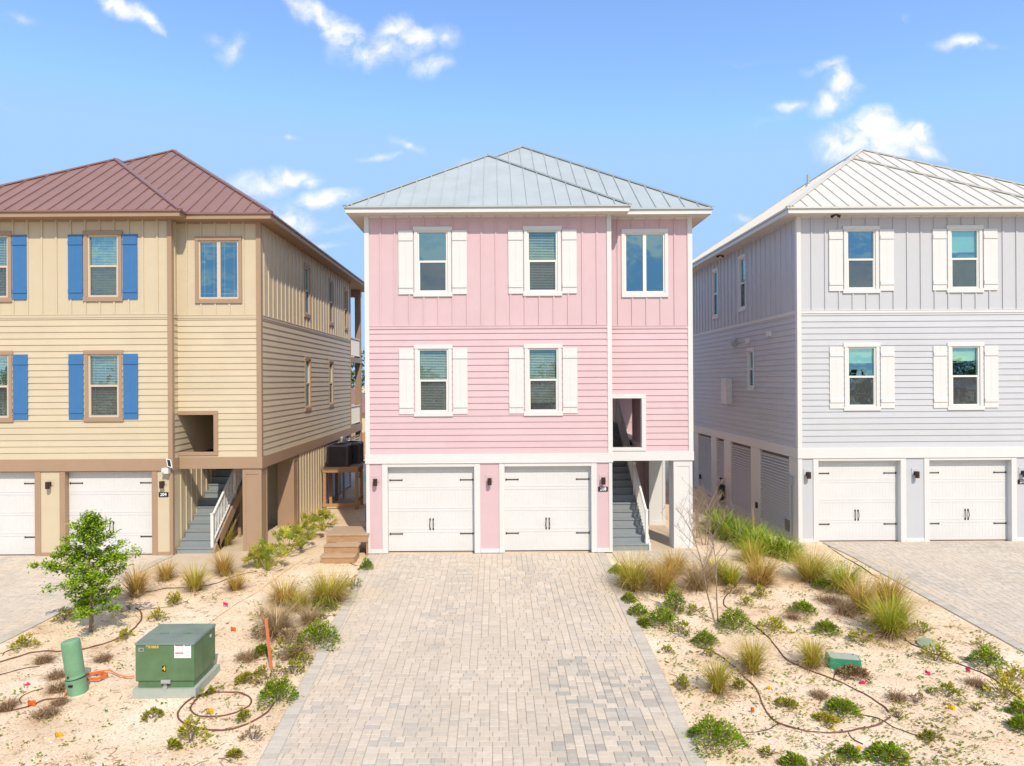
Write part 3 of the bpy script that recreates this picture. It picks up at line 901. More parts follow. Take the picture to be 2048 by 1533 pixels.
def sand_mat():
    m = bpy.data.materials.new('beach sand'); m.use_nodes = True
    nt = m.node_tree; bs = nt.nodes['Principled BSDF']
    bs.inputs['Roughness'].default_value = .95; bs.inputs['Specular IOR Level'].default_value = .15
    tc = nt.nodes.new('ShaderNodeTexCoord')
    def nz(s, d, rgh=.6):
        n = nt.nodes.new('ShaderNodeTexNoise'); n.inputs['Scale'].default_value = s; n.inputs['Detail'].default_value = d; n.inputs['Roughness'].default_value = rgh
        lnk(nt, tc.outputs['Object'], n.inputs['Vector']); return n.outputs['Fac']
    def ramp(src, stops):
        r = nt.nodes.new('ShaderNodeValToRGB'); e = r.color_ramp.elements
        e[0].position, e[0].color = stops[0][0], (*stops[0][1], 1)
        e[1].position, e[1].color = stops[-1][0], (*stops[-1][1], 1)
        for p, c in stops[1:-1]:
            x = e.new(p); x.color = (*c, 1)
        lnk(nt, src, r.inputs[0]); return r.outputs[0]
    base = ramp(nz(.75, 8, .62), [(.30,(.56,.40,.255)), (.42,(.70,.545,.38)), (.55,(.755,.615,.45)), (.70,(.80,.70,.56))])
    speck = ramp(nz(24, 5, .75), [(.37,(.38,.27,.18)), (.455,(1,1,1)), (.6,(1,1,1)), (.70,(1.18,1.2,1.22))])
    speck2 = ramp(nz(7, 6, .7), [(.34,(.72,.64,.56)), (.44,(1,1,1))])
    mx = nt.nodes.new('ShaderNodeMix'); mx.data_type = 'RGBA'; mx.blend_type = 'MULTIPLY'; mx.inputs[0].default_value = .75
    lnk(nt, base, mx.inputs[6]); lnk(nt, speck, mx.inputs[7])
    m2 = nt.nodes.new('ShaderNodeMix'); m2.data_type = 'RGBA'; m2.blend_type = 'MULTIPLY'; m2.inputs[0].default_value = .7
    lnk(nt, mx.outputs[2], m2.inputs[6]); lnk(nt, speck2, m2.inputs[7])
    lnk(nt, m2.outputs[2], bs.inputs['Base Color'])
    bp = nt.nodes.new('ShaderNodeBump'); bp.inputs['Strength'].default_value = .55; bp.inputs['Distance'].default_value = .03
    lnk(nt, nz(16, 7, .7), bp.inputs['Height']); lnk(nt, bp.outputs['Normal'], bs.inputs['Normal'])
    return m
M['sand'] = sand_mat()
structure(mb.build('ground', M['sand'], smooth=True))

# ------------------------------------------------------------------ pavers
def clip(poly, f):
    """keep the part of a polygon where f(p) >= 0 (f is affine)"""
    out = []
    for i in range(len(poly)):
        a, b = poly[i-1], poly[i]
        fa, fb = f(a), f(b)
        if (fa >= 0) != (fb >= 0):
            t = fa/(fa-fb); out.append((a[0]+(b[0]-a[0])*t, a[1]+(b[1]-a[1])*t))
        if fb >= 0: out.append(b)
    return out

def lay(mb, poly, col, z0=.03, gap=.003):
    if len(poly) < 3: return
    area = abs(sum(poly[i-1][0]*poly[i][1]-poly[i][0]*poly[i-1][1] for i in range(len(poly))))/2
    if area < .0012: return
    cx = sum(p[0] for p in poly)/len(poly); cy = sum(p[1] for p in poly)/len(poly)
    dz = random.uniform(-.0022, .0022)
    tx, ty = random.uniform(-.006,.006), random.uniform(-.006,.006)
    def sh(p, k, z):
        dx, dy = cx-p[0], cy-p[1]; L = math.hypot(dx, dy)
        x, y = p[0]+dx/L*k*1.3, p[1]+dy/L*k*1.3
        return (x, y, gbase(y)+z0+z+dz+(x-cx)*tx+(y-cy)*ty)
    top = [sh(p, gap+.007, 0) for p in poly]
    low = [sh(p, gap, -.007) for p in poly]
    bot = [sh(p, gap, -.02) for p in poly]
    mb.face(top, col)
    for i in range(len(poly)):
        mb.face([low[i-1], low[i], top[i], top[i-1]], col)
        mb.face([bot[i-1], bot[i], low[i], low[i-1]], col)

PV = [(.555,.475,.37), (.58,.50,.395), (.535,.46,.362), (.505,.445,.36), (.465,.42,.35)]
def paver_col(x, y, tint, dark):
    n = noise.noise(V((x*.55, y*.4, 11.3))) + .5*noise.noise(V((x*1.7, y*1.1, 2.2)))
    t = random.random() + n*.55
    c = PV[0] if t < .35 else PV[1] if t < .62 else PV[2] if t < .82 else PV[3] if t < 1.02 else PV[4]
    k = random.uniform(.965, 1.035)
    if dark(x, y):
        r = random.random()
        if r < .33: c = (.40,.365,.305)
        elif r < .55: c = (.43,.385,.315)
    # faint wheel tracks, and sand blown in over the borders
    w = .0
    for xt in (-2.75, -1.25, .75, 2.2):
        w = max(w, math.exp(-((x-xt)/.22)**2))
    k *= 1 - .055*w*(.6+.8*noise.noise(V((x*2, y*.8, 5))))
    k *= 1 + .07*noise.noise(V((x*.9, y*.7, 19))) + .04*noise.noise(V((x*2.3, y*2.1, 3)))
    return tuple(a*k*b*q for a, b, q in zip(c, tint, (.985, 1.0, 1.045)))

def paving(name, l, r, y0, y1, tint=(1,1,1), dark=lambda x, y: False, border=.24, bl=True, br=True, seed=1):
    random.seed(seed)
    mb = MB(); B = border
    fl = lambda p: p[0]-(l(p[1])+(B if bl else 0))
    fr_ = lambda p: (r(p[1])-(B if br else 0))-p[0]
    X0 = min(l(y0), l(y1)); X1 = max(r(y0), r(y1))
    U, UX = .0675, .049                               # stones of three widths and two depths, laid without long joints
    nxu, nyu = int((X1-X0)/UX)+4, int((y1-y0)/U)+4
    sky_ = [0]*nxu
    while True:
        h0 = min(sky_)
        if h0 >= nyu: break
        i0 = sky_.index(h0); i1 = i0
        while i1 < nxu and sky_[i1] == h0: i1 += 1
        run = i1-i0
        ok_ = [q for q in (3, 4, 4, 5) if run == q or run-q >= 3]; w_ = random.choice(ok_) if ok_ else run
        hh = 2 if random.random() < .74 else 3
        if w_ > 3 and hh == 3: hh = 2
        w_ = min(w_, run)
        for q in range(i0, i0+w_): sky_[q] = h0+hh
        x, yy = X0-UX+i0*UX, y0+h0*U
        if yy >= y1-.01: continue
        w = w_*UX; yt = min(yy+hh*U, y1)
        poly = clip(clip([(x,yy),(x+w,yy),(x+w,yt),(x,yt)], fl), fr_)
        if len(poly) >= 3:
            c_ = paver_col(x, yy, tint, dark)
            e_ = min(x-l(yy) if bl else 9, r(yy)-x-w if br else 9)
            s_ = max(0, min(.55, (.7-e_)*.6 + .8*noise.noise(V((x*1.3, yy*1.3, 30)))))
            lay(mb, poly, tuple(p_*(1-s_)+q_*s_ for p_, q_ in zip(c_, (.60,.50,.375))))
    for use, e, s in ((bl, l, 1), (br, r, -1)):
        if not use: continue
        y = y0
        while y < y1-.02:
            q = min(y+.155, y1); g = random.uniform(.88, 1.08)
            c = tuple(a*g*t for a, t in zip((.50,.455,.385), tint))
            a0, a1 = e(y), e(q)
            lay(mb, [(a0,y),(a0+s*B,y),(a1+s*B,q),(a1,q)], c)
            y = q
    o = structure(mb.build(name, M['paver']))
    j = MB(); n = 40
    for i in range(n):
        a, b = y0+(y1-y0)*i/n, y0+(y1-y0)*(i+1)/n
        j.face([(l(a)-.01,a,gbase(a)+.016), (r(a)+.01,a,gbase(a)+.016), (r(b)+.01,b,gbase(b)+.016), (l(b)-.01,b,gbase(b)+.016)])
    structure(j.build('joint_bed', M['joint']))
    return o

def dk(x, y): return x > .95 + .25*math.sin(y*3) and y < 13.0 + .9*math.sin(x*2.1) and random.random() < .85
paving('driveway', *DR['pink'], dark=dk, seed=3)
paving('driveway', *DR['tan'], tint=(1.02,1.02,1.02), bl=False, seed=4)
paving('driveway', *DR['grey'], tint=(.96,.97,.99), br=False, seed=5)
paving('walkway', lambda y: 3.37, lambda y: 5.9, 18.85, 20.12, tint=(1.06,1.05,1.03), bl=False, br=False, seed=6)
mb = MB()
for a, b, c, d in WALK[:1]:
    mb.hexa([(a,c,gbase(c)-.1),(b,c,gbase(c)-.1),(b,d,gbase(d)-.1),(a,d,gbase(d)-.1),(a,c,gbase(c)+.035),(b,c,gbase(c)+.035),(b,d,gbase(d)+.035),(a,d,gbase(d)+.035)])
structure(mb.build('walkway', M['concrete']))
# kerb and street on the near side
mb = MB()
for (a, b) in ((4.6, 9.6), (9.62, 60)):
    mb.box(a, b, 9.30, 9.60, -.75, gbase(9.6)+.02)
structure(mb.build('kerb', M['kerb']))
mb = MB(); mb.face([(-300,-1.5,-.60),(300,-1.5,-.60),(300,8.5,-.52),(-300,8.5,-.52)])
structure(mb.build('street', M['asphalt']))

# ------------------------------------------------------------------ loose ground cover
random.seed(21)
def in_house(x, y):
    return (-3.9 < x < 5.9 and y > 19.6) or (x < -6.7 and y > 19.6) or (x > 9.2 and y > 20.7)
def free(x, y): return not on_paving(x, y, .02) and not in_house(x, y)

WG = [(.17,.26,.02), (.23,.32,.03), (.30,.32,.04), (.36,.30,.06), (.13,.19,.03)]
mb = MB(); cnt = 0
while cnt < 1700:
    right = random.random() < .70
    x = random.uniform(2.2, 11) if right else random.uniform(-11, -2.3)
    y = 9.6 + (19.0-9.6)*random.random()**1.5
    if not free(x, y): continue
    d = noise.noise(V((x*.7, y*.7, 40)))
    if d + random.uniform(-.3,.35) < (-.05 if right else .12): continue
    z = gz(x, y); c = random.choice(WG); s = random.uniform(.025,.075)
    for k in range(random.randint(3, 7)):
        an = random.uniform(0, 6.28); r = random.uniform(0, s*1.6); e = s*random.uniform(.5,1)
        px, py = x+math.cos(an)*r, y+math.sin(an)*r
        h = random.uniform(.008,.04); q = an + random.uniform(-.5,.5)
        ux, uy = math.cos(q), math.sin(q)
        k_ = random.uniform(.75,1.25); cc = tuple(min(1,a*k_) for a in c)
        mb.face([(px,py,z+h*.4), (px+ux*e*.5-uy*e*.3,py+uy*e*.5+ux*e*.3,z+h), (px+ux*e,py+uy*e,z+h*.9), (px+ux*e*.5+uy*e*.3,py+uy*e*.5-ux*e*.3,z+h)], cc)
    cnt += 1
structure(mb.build('low_weeds', M['leaf']), 'stuff')

mb = MB(); cnt = 0
while cnt < 4200:
    x = random.uniform(-11, 11); y = 9.6 + (20-9.6)*random.random()**1.3
    if not free(x, y): continue
    zone = (-7 < x < -2.4 and y < 13.2)
    if noise.noise(V((x*1.1, y*1.1, 9))) < (-.1 if zone else .18): continue
    z = gz(x, y); s = random.uniform(.006,.017)*(1.15 if zone else .85)
    c = random.choice([(.78,.75,.70), (.74,.66,.55), (.66,.58,.48), (.50,.40,.31)])
    a = random.uniform(0, 6); ca, sa = math.cos(a), math.sin(a)
    P = [(x+ca*s,y+sa*s,z+.003),(x-sa*s*.8,y+ca*s*.8,z+.003),(x-ca*s*1.1,y-sa*s*1.1,z+.003),(x+sa*s*.7,y-ca*s*.7,z+.003)]
    t = (x+random.uniform(-.3,.3)*s, y, z+s*.85)
    for i in range(4): mb.face([P[i], P[(i+1)%4], t], c)
    cnt += 1
structure(mb.build('shell_gravel', M['sandstuff']), 'stuff')

mb = MB(); cnt = 0
while cnt < 2400:
    x = random.uniform(-11, 11); y = 9.6 + (20-9.6)*random.random()**1.3
    if not free(x, y): continue
    if noise.noise(V((x*.8, y*.8, 71))) < -.05: continue
    z = gz(x, y)+.004; L = random.uniform(.02,.13)*(1 if random.random() < .85 else 2); a = random.uniform(-.9,.9)+(0 if random.random()<.7 else 1.5)
    w = random.uniform(.003,.008); ca, sa = math.cos(a), math.sin(a)
    c = random.choice([(.20,.12,.07), (.28,.18,.10), (.13,.085,.06), (.34,.25,.16), (.52,.40,.23), (.46,.33,.17)])
    bx, by = x+ca*L*.5+random.uniform(-.02,.02), y+sa*L*.5+random.uniform(-.02,.02)
    mb.beam((x,y,z), (bx,by,z+random.uniform(.002,.02)), w, w, col=c); mb.beam((bx,by,z+.008), (x+ca*L,y+sa*L,z), w*.8, w*.8, col=c)
    cnt += 1
structure(mb.build('dry_twigs', M['sandstuff']), 'stuff')
# ------------------------------------------------------------------ yard equipment
def z3(x, y): return (x/2.768, 1000 + y/2.768)       # measured on an enlargement of the left yard
def z8(x, y): return (1200 + x/2.415, 1050 + y/2.415)  # and of the right yard

# pad-mounted transformer
p = G(330, 1395)
t = thing('transformer', 'dark green electrical transformer cabinet on a concrete pad in the sand', 'transformer', (p.x, p.y, gbase(p.y)))
w, d, h = 1.0, .88, .93
mb = MB()
mb.hexa([(-w/2-.05,-.05,-.1),(w/2+.05,-.05,-.1),(w/2+.05,d+.14,-.1),(-w/2-.05,d+.14,-.1),(-w/2-.035,-.035,.15),(w/2+.035,-.035,.15),(w/2+.035,d+.12,.15),(-w/2-.035,d+.12,.15)])
mb.build('pad', M['conc_grey'], t)
mb = MB()
x0, x1 = -w/2, w/2
mb.box(x0+.03, x1-.03, .03, d, .151, .285)
mb.hexa([(x0,0,.285),(x1,0,.285),(x1,d,.285),(x0,d,.285),(x0,0,h-.03),(x1,0,h-.03),(x1,d,h-.03),(x0,d,h-.03)])
fx = Fr((x1,0,0),(0,1,0),(1,0,0)); ff = Fr((x0,0,0),(1,0,0),(0,-1,0))
mb.pbox(fx, .40, .43, .29, h-.032, 0, .008); mb.pbox(ff, .0, w, .268, .284, -.03, -.012)
mb.build('cabinet', M['tgreen'], t)
mb = MB()
mb.hexa([(x0-.012,-.014,h-.03),(x1+.012,-.014,h-.03),(x1+.012,.40,h-.03),(x0-.012,.40,h-.03),(x0-.006,-.006,h-.004),(x1+.006,-.006,h-.004),(x1+.006,.40,h+.012),(x0-.006,.40,h+.012)])
mb.hexa([(x0-.012,.408,h-.03),(x1+.012,.408,h-.03),(x1+.012,d+.014,h-.03),(x0-.012,d+.014,h-.03),(x0-.006,.408,h+.012),(x1+.006,.408,h+.012),(x1+.006,d+.006,h+.012),(x0-.006,d+.006,h+.012)])
mb.build('lid', M['tlid'], t)
for xx in (-.2, .2):
    mb = MB(); mb.tube([(xx-.07,.404,h+.016),(xx+.07,.404,h+.016)], .013, 8); mb.build('hinge', M['tgreen'], t)
mb = MB(); mb.lathe((x1,.68,h-.14), [(.035,0),(.035,.012),(.02,.02)], 14, axis=(1,0,0)); mb.build('bolt', M['steel'], t)
mb = MB(); mb.bbox(ff, .44, .60, .24, .30, 0, .03); mb.tube([ff.p(.5,.23,.02), ff.p(.5,.19,.03), ff.p(.53,.19,.03), ff.p(.53,.23,.02)], .008, 6); mb.pbox(ff, .485, .55, .14, .20, .01, .04)
mb.build('latch', M['steel'], t)
mb = MB(); mb.pbox(ff, .665, .95, .67, .905, 0, .003); lb = mb.build('warning_label', M['label'], t)
mb = MB(); mb.pbox(ff, .68, .82, .875, .895, .003, .005); mb.pbox(ff, .68, .82, .745, .765, .003, .005); mb.build('red_bar', M['redbar'], lb)
mb = MB(); mb.pbox(ff, .84, .94, .872, .892, .003, .005); mb.build('blue_bar', M['bluebar'], lb)
mb = MB()
for i in range(4): mb.pbox(ff, .685, .76, .80+i*.016, .806+i*.016, .003, .0045); mb.pbox(ff, .685, .77, .685+i*.013, .690+i*.013, .003, .0045)
for i in range(5): mb.pbox(ff, .85, .93-.01*(i%3), .76+i*.02, .766+i*.02, .003, .0045)
mb.pbox(ff, .805, .82, .80, .84, .003, .005); mb.lathe(ff.p(.89,.71,.003), [(.012,0),(.012,.002)], 10, axis=(0,-1,0))
mb.build('small_print', M['greyink'], lb)
mb = MB(); mb.pbox(ff, .05, .14, .785, .845, 0, .004); np_ = mb.build('name_plate', M['steel'], t)
mb = MB(); mb.pbox(ff, .06, .13, .797, .803, .004, .006); mb.pbox(ff, .085, .13, .81, .822, .004, .006); mb.pbox(ff, .06, .12, .828, .833, .004, .006); mb.build('stamping', M['black'], np_)
Mf = lambda q: Matrix(((1,0,0,q.x),(0,0,-1,q.y),(0,1,0,q.z),(0,0,0,1)))
mb = MB(); mb.pbox(ff, .455, .52, .44, .54, 0, .003); nd = mb.build('number_decal', M['plaque'], t)
text_mesh('numeral', '4', .105, M['yellowink'], nd, Mf(ff.p(.488,.49,.0045)), .001)
text_mesh('stencil_number', '*31663', .075, M['yellowink'], t, Mf(ff.p(.29,.865,.002)), .001)

# telecom pedestal, leaning
p = G(156, 1383)
t = thing('utility_pedestal', 'pale green round utility pedestal leaning to the left in the sand', 'pedestal', (p.x, p.y, gbase(p.y)))
ax = V((-.165,.03,1)).normalized()
mb = MB(); mb.lathe((0,0,-.08), [(.165,0),(.165,.30),(.155,.315),(.150,.33)], 28, axis=ax); mb.build('base', M['pedestal'], t, smooth=False)
mb = MB(); mb.lathe(ax*.24, [(.158,0),(.158,.03),(.150,.05),(.150,.60),(.146,.635),(.128,.655),(.06,.668)], 28, axis=ax); mb.build('cover', M['pedestal'], t)
mb = MB(); mb.tube([ax*.245+V((.159*math.cos(a),.159*math.sin(a),-.0-.165*-.0+ .165*.159*math.cos(a))) for a in [i*PI/14 for i in range(29)]], .007, 5); mb.build('seam', M['black'], t)
mb = MB(); c = ax*.16+V((0,-.167,0)); mb.box(c.x-.04, c.x+.03, c.y-.012, c.y+.012, c.z-.015, c.z+.018); mb.box(c.x-.06,c.x-.045,c.y-.008,c.y+.02,c.z+.13,c.z+.16); mb.build('lock', M['black'], t)

# orange cable beside it
def spline(pts, n=8):
    out = []
    P = [pts[0]] + list(pts) + [pts[-1]]
    for i in range(1, len(P)-2):
        a, b, c, d = P[i-1], P[i], P[i+1], P[i+2]
        for k in range(n):
            t_ = k/n
            out.append(.5*((2*b) + (c-a)*t_ + (2*a-5*b+4*c-d)*t_*t_ + (3*b-a-3*c+d)*t_**3))
    out.append(P[-2])
    return out
def ground_tube(name, px, r, m, label, cat, lift=0.0, group=None, jit=.0):
    pts = []
    for q in px:
        g = G(*q); pts.append(V((g.x, g.y, 0)))
    pts = spline(pts, 9)
    P3 = [V((q.x, q.y, gz(q.x, q.y) + r*.8 + lift + jit*noise.noise(q*3))) for q in pts]
    mb = MB(); mb.tube(P3, r, 6)
    o = mb.build(name, m, smooth=True)
    return tag(o, label, cat, group)

c0 = G(*z3(530, 992)); pts = []
for i in range(110):
    a = i*.34; R = .17 + .012*math.sin(i*1.7)
    pts.append(V((c0.x + R*1.05*math.cos(a), c0.y + R*.85*math.sin(a), gbase(c0.y)+.03+.07*abs(math.sin(i*.61))*.7)))
e = [G(*z3(*q)) for q in ((560,965),(610,962),(660,985),(705,996),(745,990))]
pts += spline([pts[-1]] + [V((q.x,q.y,gbase(q.y)+.05)) for q in e], 6)[2:]
mb = MB(); mb.tube(pts, .011, 6)
tag(mb.build('orange_cable', M['orange'], smooth=True), 'coiled orange cable running from the pale green pedestal to the transformer', 'cable')
a, b = G(*z3(358,1085)), G(*z3(375,1045))
mb = MB(); mb.tube([(a.x,a.y,gbase(a.y)-.02),(a.x+.02,a.y+.03,gbase(a.y)+.10),(b.x,b.y,gbase(b.y)+.16)], .016, 6)
tag(mb.build('conduit_stub', M['orange'], smooth=True), 'short orange conduit stub poking from the sand at the pedestal foot', 'pipe')

# orange marker post
p = G(544, 1338)
t = thing('marker_post', 'leaning flat orange marker post among the dry grasses by the driveway', 'marker post', (p.x, p.y, gbase(p.y)))
mb = MB(); top = V((-.14, .11, .90))
mb.beam((0,0,-.1), top, .055, .02, (0,-1,.1)); mb.build('post', M['stake'], t)

# irrigation valve box
p = G(1686, 1331)
t = thing('valve_box', 'green irrigation valve box with a grey lid set in the sand', 'valve box', (p.x, p.y, gbase(p.y)), math.radians(-13))
def rr(w, d, r, z, n=5):
    out = []
    for cx_, cy_, a0 in ((w-r,d-r,0),(-w+r,d-r,PI/2),(-w+r,-d+r,PI),(w-r,-d+r,1.5*PI)):
        for k in range(n+1):
            a = a0+k*PI/2/n; out.append((cx_+r*math.cos(a), cy_+r*math.sin(a), z))
    return out
def loft(mb, rings, cap=True):
    for A, B in zip(rings, rings[1:]):
        for i in range(len(A)): mb.face([A[i-1], A[i], B[i], B[i-1]])
    if cap: mb.face(rings[-1])
mb = MB(); loft(mb, [rr(.30,.19,.06,-.06), rr(.275,.165,.05,.165), rr(.255,.145,.04,.168)]); mb.build('body', M['valve'], t)
mb = MB(); loft(mb, [rr(.25,.14,.04,.160), rr(.25,.14,.04,.178), rr(.243,.133,.035,.182)])
mb.build('lid', M['valvetop'], t)
mb = MB(); mb.lathe((.19,.08,.182), [(.014,0),(.014,.006)], 8); mb.build('bolt', M['black'], t)
p = G(1858, 1290)
t = thing('valve_cover', 'round grey green valve cover half buried near the right driveway', 'valve cover', (p.x, p.y, gbase(p.y)), .3)
mb = MB(); mb.lathe((0,0,-.05), [(.22,0),(.21,.085),(.195,.092)], 24, axis=(-.08,-.12,1)); mb.build('rim', M['valvetop'], t)
mb = MB(); mb.lathe((0,0,.038), [(.18,0),(.175,.012),(.02,.014)], 24, axis=(-.08,-.12,1)); mb.build('lid', mat('dull green lid', (.25,.34,.25), .6, var=.1), t)

# drip lines
M['rust'] = mat('faded orange line', (.45,.22,.10), .7)
HG = 'irrigation tubes on the sand'
def H(nm, conv, pts, r, m, label): ground_tube(nm, [conv(*q) for q in pts], r, m, label, 'tube', group=HG, jit=.012)
H('drip_tube', z3, [(-30,905),(60,880),(130,858),(240,835),(330,842),(440,833),(560,803),(660,765),(740,715),(782,665),(778,620),(752,600)], .016, M['hose'], 'brown drip tube curving past the pedestal and round the young tree')
H('drip_tube', z3, [(-30,1175),(60,1168),(130,1150),(185,1132),(260,1105),(370,1098)], .014, M['hose'], 'brown drip tube running in from the lower left corner')
H('drip_tube', z3, [(118,1130),(108,1108),(130,1085),(180,1062),(238,1048)], .009, M['hoseblack'], 'thin dark tube looping by the orange flag at lower left')
H('drip_tube', z3, [(15,860),(25,845),(60,830),(110,822)], .008, M['hoseblack'], 'thin dark tube hooking out of the sand below the left driveway')
H('drip_tube', z3, [(-20,975),(80,948),(150,932),(220,925)], .009, M['hoseblack'], 'thin dark tube lying left of the pedestal')
H('drip_tube', z3, [(1108,1090),(1062,1135),(1058,1165),(1100,1200),(1190,1202),(1290,1182),(1375,1140),(1388,1100),(1330,1070),(1220,1066),(1110,1085),(1025,1130),(985,1185),(1000,1230),(1070,1262),(1180,1278),(1290,1268),(1400,1230),(1480,1178),(1522,1118)], .014, M['hose'], 'looped brown drip tube in front of the transformer')
H('drip_tube', z3, [(760,610),(850,600),(940,588),(1040,560)], .008, M['hoseblack'], 'thin tube crossing between the small mounds near the young tree')
H('drip_tube', z3, [(800,512),(900,492),(1000,485),(1110,478),(1200,460),(1320,420),(1420,395)], .012, M['hoseblack'], 'dark tube strung behind the row of tawny grasses')
H('drip_tube', z3, [(1150,690),(1230,635),(1330,565),(1430,505),(1500,455),(1600,385),(1700,320)], .006, M['rust'], 'faint orange line running from the transformer towards the wooden steps')
H('drip_tube', z3, [(1935,350),(1990,370),(2005,395),(1975,420),(1930,440)], .010, M['hoseblack'], 'dark tube bend below the wooden steps')
H('drip_tube', z8, [(688,248),(650,300),(606,350),(600,388),(640,418),(700,455),(745,490),(810,540),(850,590),(900,650),(1000,700),(1150,755),(1280,820),(1370,878),(1395,905)], .013, M['hose'], 'long brown drip tube crossing the right yard past the valve box')
H('drip_tube', z8, [(470,595),(520,605),(560,625),(640,680),(700,740),(760,800),(790,880),(850,950),(950,988),(1080,1005),(1220,996),(1340,970),(1402,930)], .013, M['hose'], 'brown drip tube sweeping round the front of the right yard')
H('drip_tube', z8, [(1440,520),(1500,570),(1545,592),(1610,620),(1680,650),(1780,692),(1880,735),(1960,790),(2060,865)], .013, M['hose'], 'brown drip tube along the grey house driveway')
H('drip_tube', z8, [(1260,918),(1350,942),(1430,985),(1530,1018)], .008, M['hoseblack'], 'thin dark tube at the front of the right yard')
H('drip_tube', z8, [(690,1000),(760,1000),(820,985),(860,960)], .008, M['hoseblack'], 'thin dark tube beside the big green mound by the driveway')
H('drip_tube', z8, [(1200,1005),(1225,1040),(1270,1062)], .008, M['hoseblack'], 'short dark tube end near the bottom of the right yard')
H('drip_tube', z8, [(1128,752),(1135,720),(1160,700)], .008, M['hoseblack'], 'short dark branch tube below the green valve box')
H('drip_tube', z8, [(690,720),(695,690),(740,660),(800,650)], .008, M['hoseblack'], 'thin dark tube curling behind the slim grass tuft')
H('drip_tube', z8, [(1100,105),(1180,155),(1260,205),(1350,262)], .012, M['hoseblack'], 'dark tube laid along the upper edge of the grey driveway')

# marking flags
def flag(px, m, label, h=.14, standing=True, s=.09):
    g = G(*px); s *= .62
    t = thing('marking_flag', label, 'flag', (g.x, g.y, gz(g.x, g.y)), random.uniform(-.6,.6), 'marking flags in the sand')
    mb = MB()
    if standing:
        mb.tube([(0,0,-.03),(.005,0,h*.5),(-.008,.004,h+s*.8)], .0035, 5); mb.build('wire', M['black'], t)
        mb = MB(); nx_ = 5; z0 = h
        for i in range(nx_):
            for j in range(2):
                q = lambda i, j: (i/nx_*s*1.3-.005, .016*math.sin(i*1.3+j), z0+(j/2)*s - .03*(i/nx_)**1.5 + .004*math.sin(i*2))
                mb.face([q(i,j), q(i+1,j), q(i+1,j+1), q(i,j+1)])
        mb.build('flag_sheet', m, t)
    else:
        for i in range(5):
            for j in range(3):
                q = lambda i, j: ((i-2.5)/5*s*1.6, (j-1.5)/3*s, .022+.022*math.sin(i*1.5+j*1.1))
                mb.face([q(i,j), q(i+1,j), q(i+1,j+1), q(i,j+1)])
        mb.build('flag_sheet', m, t)
random.seed(5)
flag(z3(1238,598), M['fpink'], 'pink marking flag standing in the sand behind the transformer', .05, s=.12)
flag(z3(1280,732), M['forange'], 'orange marking flag just right of the transformer top', .03, s=.12)
flag(z3(155,1145), M['forange'], 'orange marking flag beside the looped tube at lower left', .04, s=.14)
flag(z3(148,1030), M['fpink'], 'flattened magenta flag lying left of the pedestal', standing=False, s=.10)
flag(z3(1145,1195), M['fyellow'], 'yellow flag inside the looped drip tube', .04, s=.13)
flag(z3(308,1322), M['fyellow'], 'yellow flag alone on the bare sand at bottom left', .02, s=.12)
flag(z3(588,1172), M['fgreen'], 'small teal green scrap on the sand below the transformer', standing=False, s=.06)
flag(z8(660,775), M['forange'], 'small red orange flag beside the slim grass tuft', .02, s=.09)
flag(z8(732,915), M['forange'], 'orange flag at the front of the right yard', .04, s=.11)
flag(z8(815,795), M['fyellow'], 'faded yellow flag lying in the right yard', standing=False, s=.09)
flag(z8(1268,768), M['fpink'], 'pink flag lying below the green valve box', standing=False, s=.12)
flag(z8(1573,725), M['fpink'], 'pink flag right of the valve box', .03, s=.10)
flag(z8(1770,715), M['fpink'], 'pink ribbon bow tied to the drip tube at right', .03, s=.10)
flag(z8(1683,892), M['fyellow'], 'bright yellow flag in the lower right of the sand', .02, s=.13)
flag(z8(1248,1080), M['fyellow'], 'pale yellow flag at the very bottom of the right yard', standing=False, s=.10)

# timber steps beside the pink house
p = G(684, 1127)
t = thing('wooden_steps', 'weathered wooden steps with three treads against the pink house flank', 'steps', (p.x-.02, p.y, gbase(p.y)))
def plankbox(mb, x0, x1, y0, y1, z0, z1, n, axis='y', g=.006):
    for i in range(n):
        if axis == 'y':
            a, b = y0+(y1-y0)*i/n, y0+(y1-y0)*(i+1)/n
            mb.box(x0, x1, a+g/2, b-g/2, z0, z1+random.uniform(-.003,.003))
        else:
            a, b = z0+(z1-z0)*i/n, z0+(z1-z0)*(i+1)/n
            mb.box(x0, x1, y0, y1, a+g/2, b-g/2)
for k, (xa, xb, ya, yb, z) in enumerate(((-.57,.36,0,.32,.20), (-.55,.40,.32,.66,.42), (-.57,.62,.66,1.75,.66))):
    mb = MB(); plankbox(mb, xa-.02, xb+.02, ya-.025, yb, z-.04, z, 2 if k < 2 else 8); mb.build('tread', M['woodtop'], t)
    mb = MB(); plankbox(mb, xa, xb, ya, ya+.035, z-.235, z-.041, 1, 'z'); mb.build('riser', M['wood'], t)
mb = MB()
for x in (-.55, .36): mb.box(x-.02, x+.02, .04, .62, .0, .155); mb.box(x-.02, x+.02, .36, .66, .16, .375)
for x in (-.55, .58): mb.box(x-.02, x+.02, .70, 1.74, .0, .615)
mb.build('side_board', M['wood'], t)

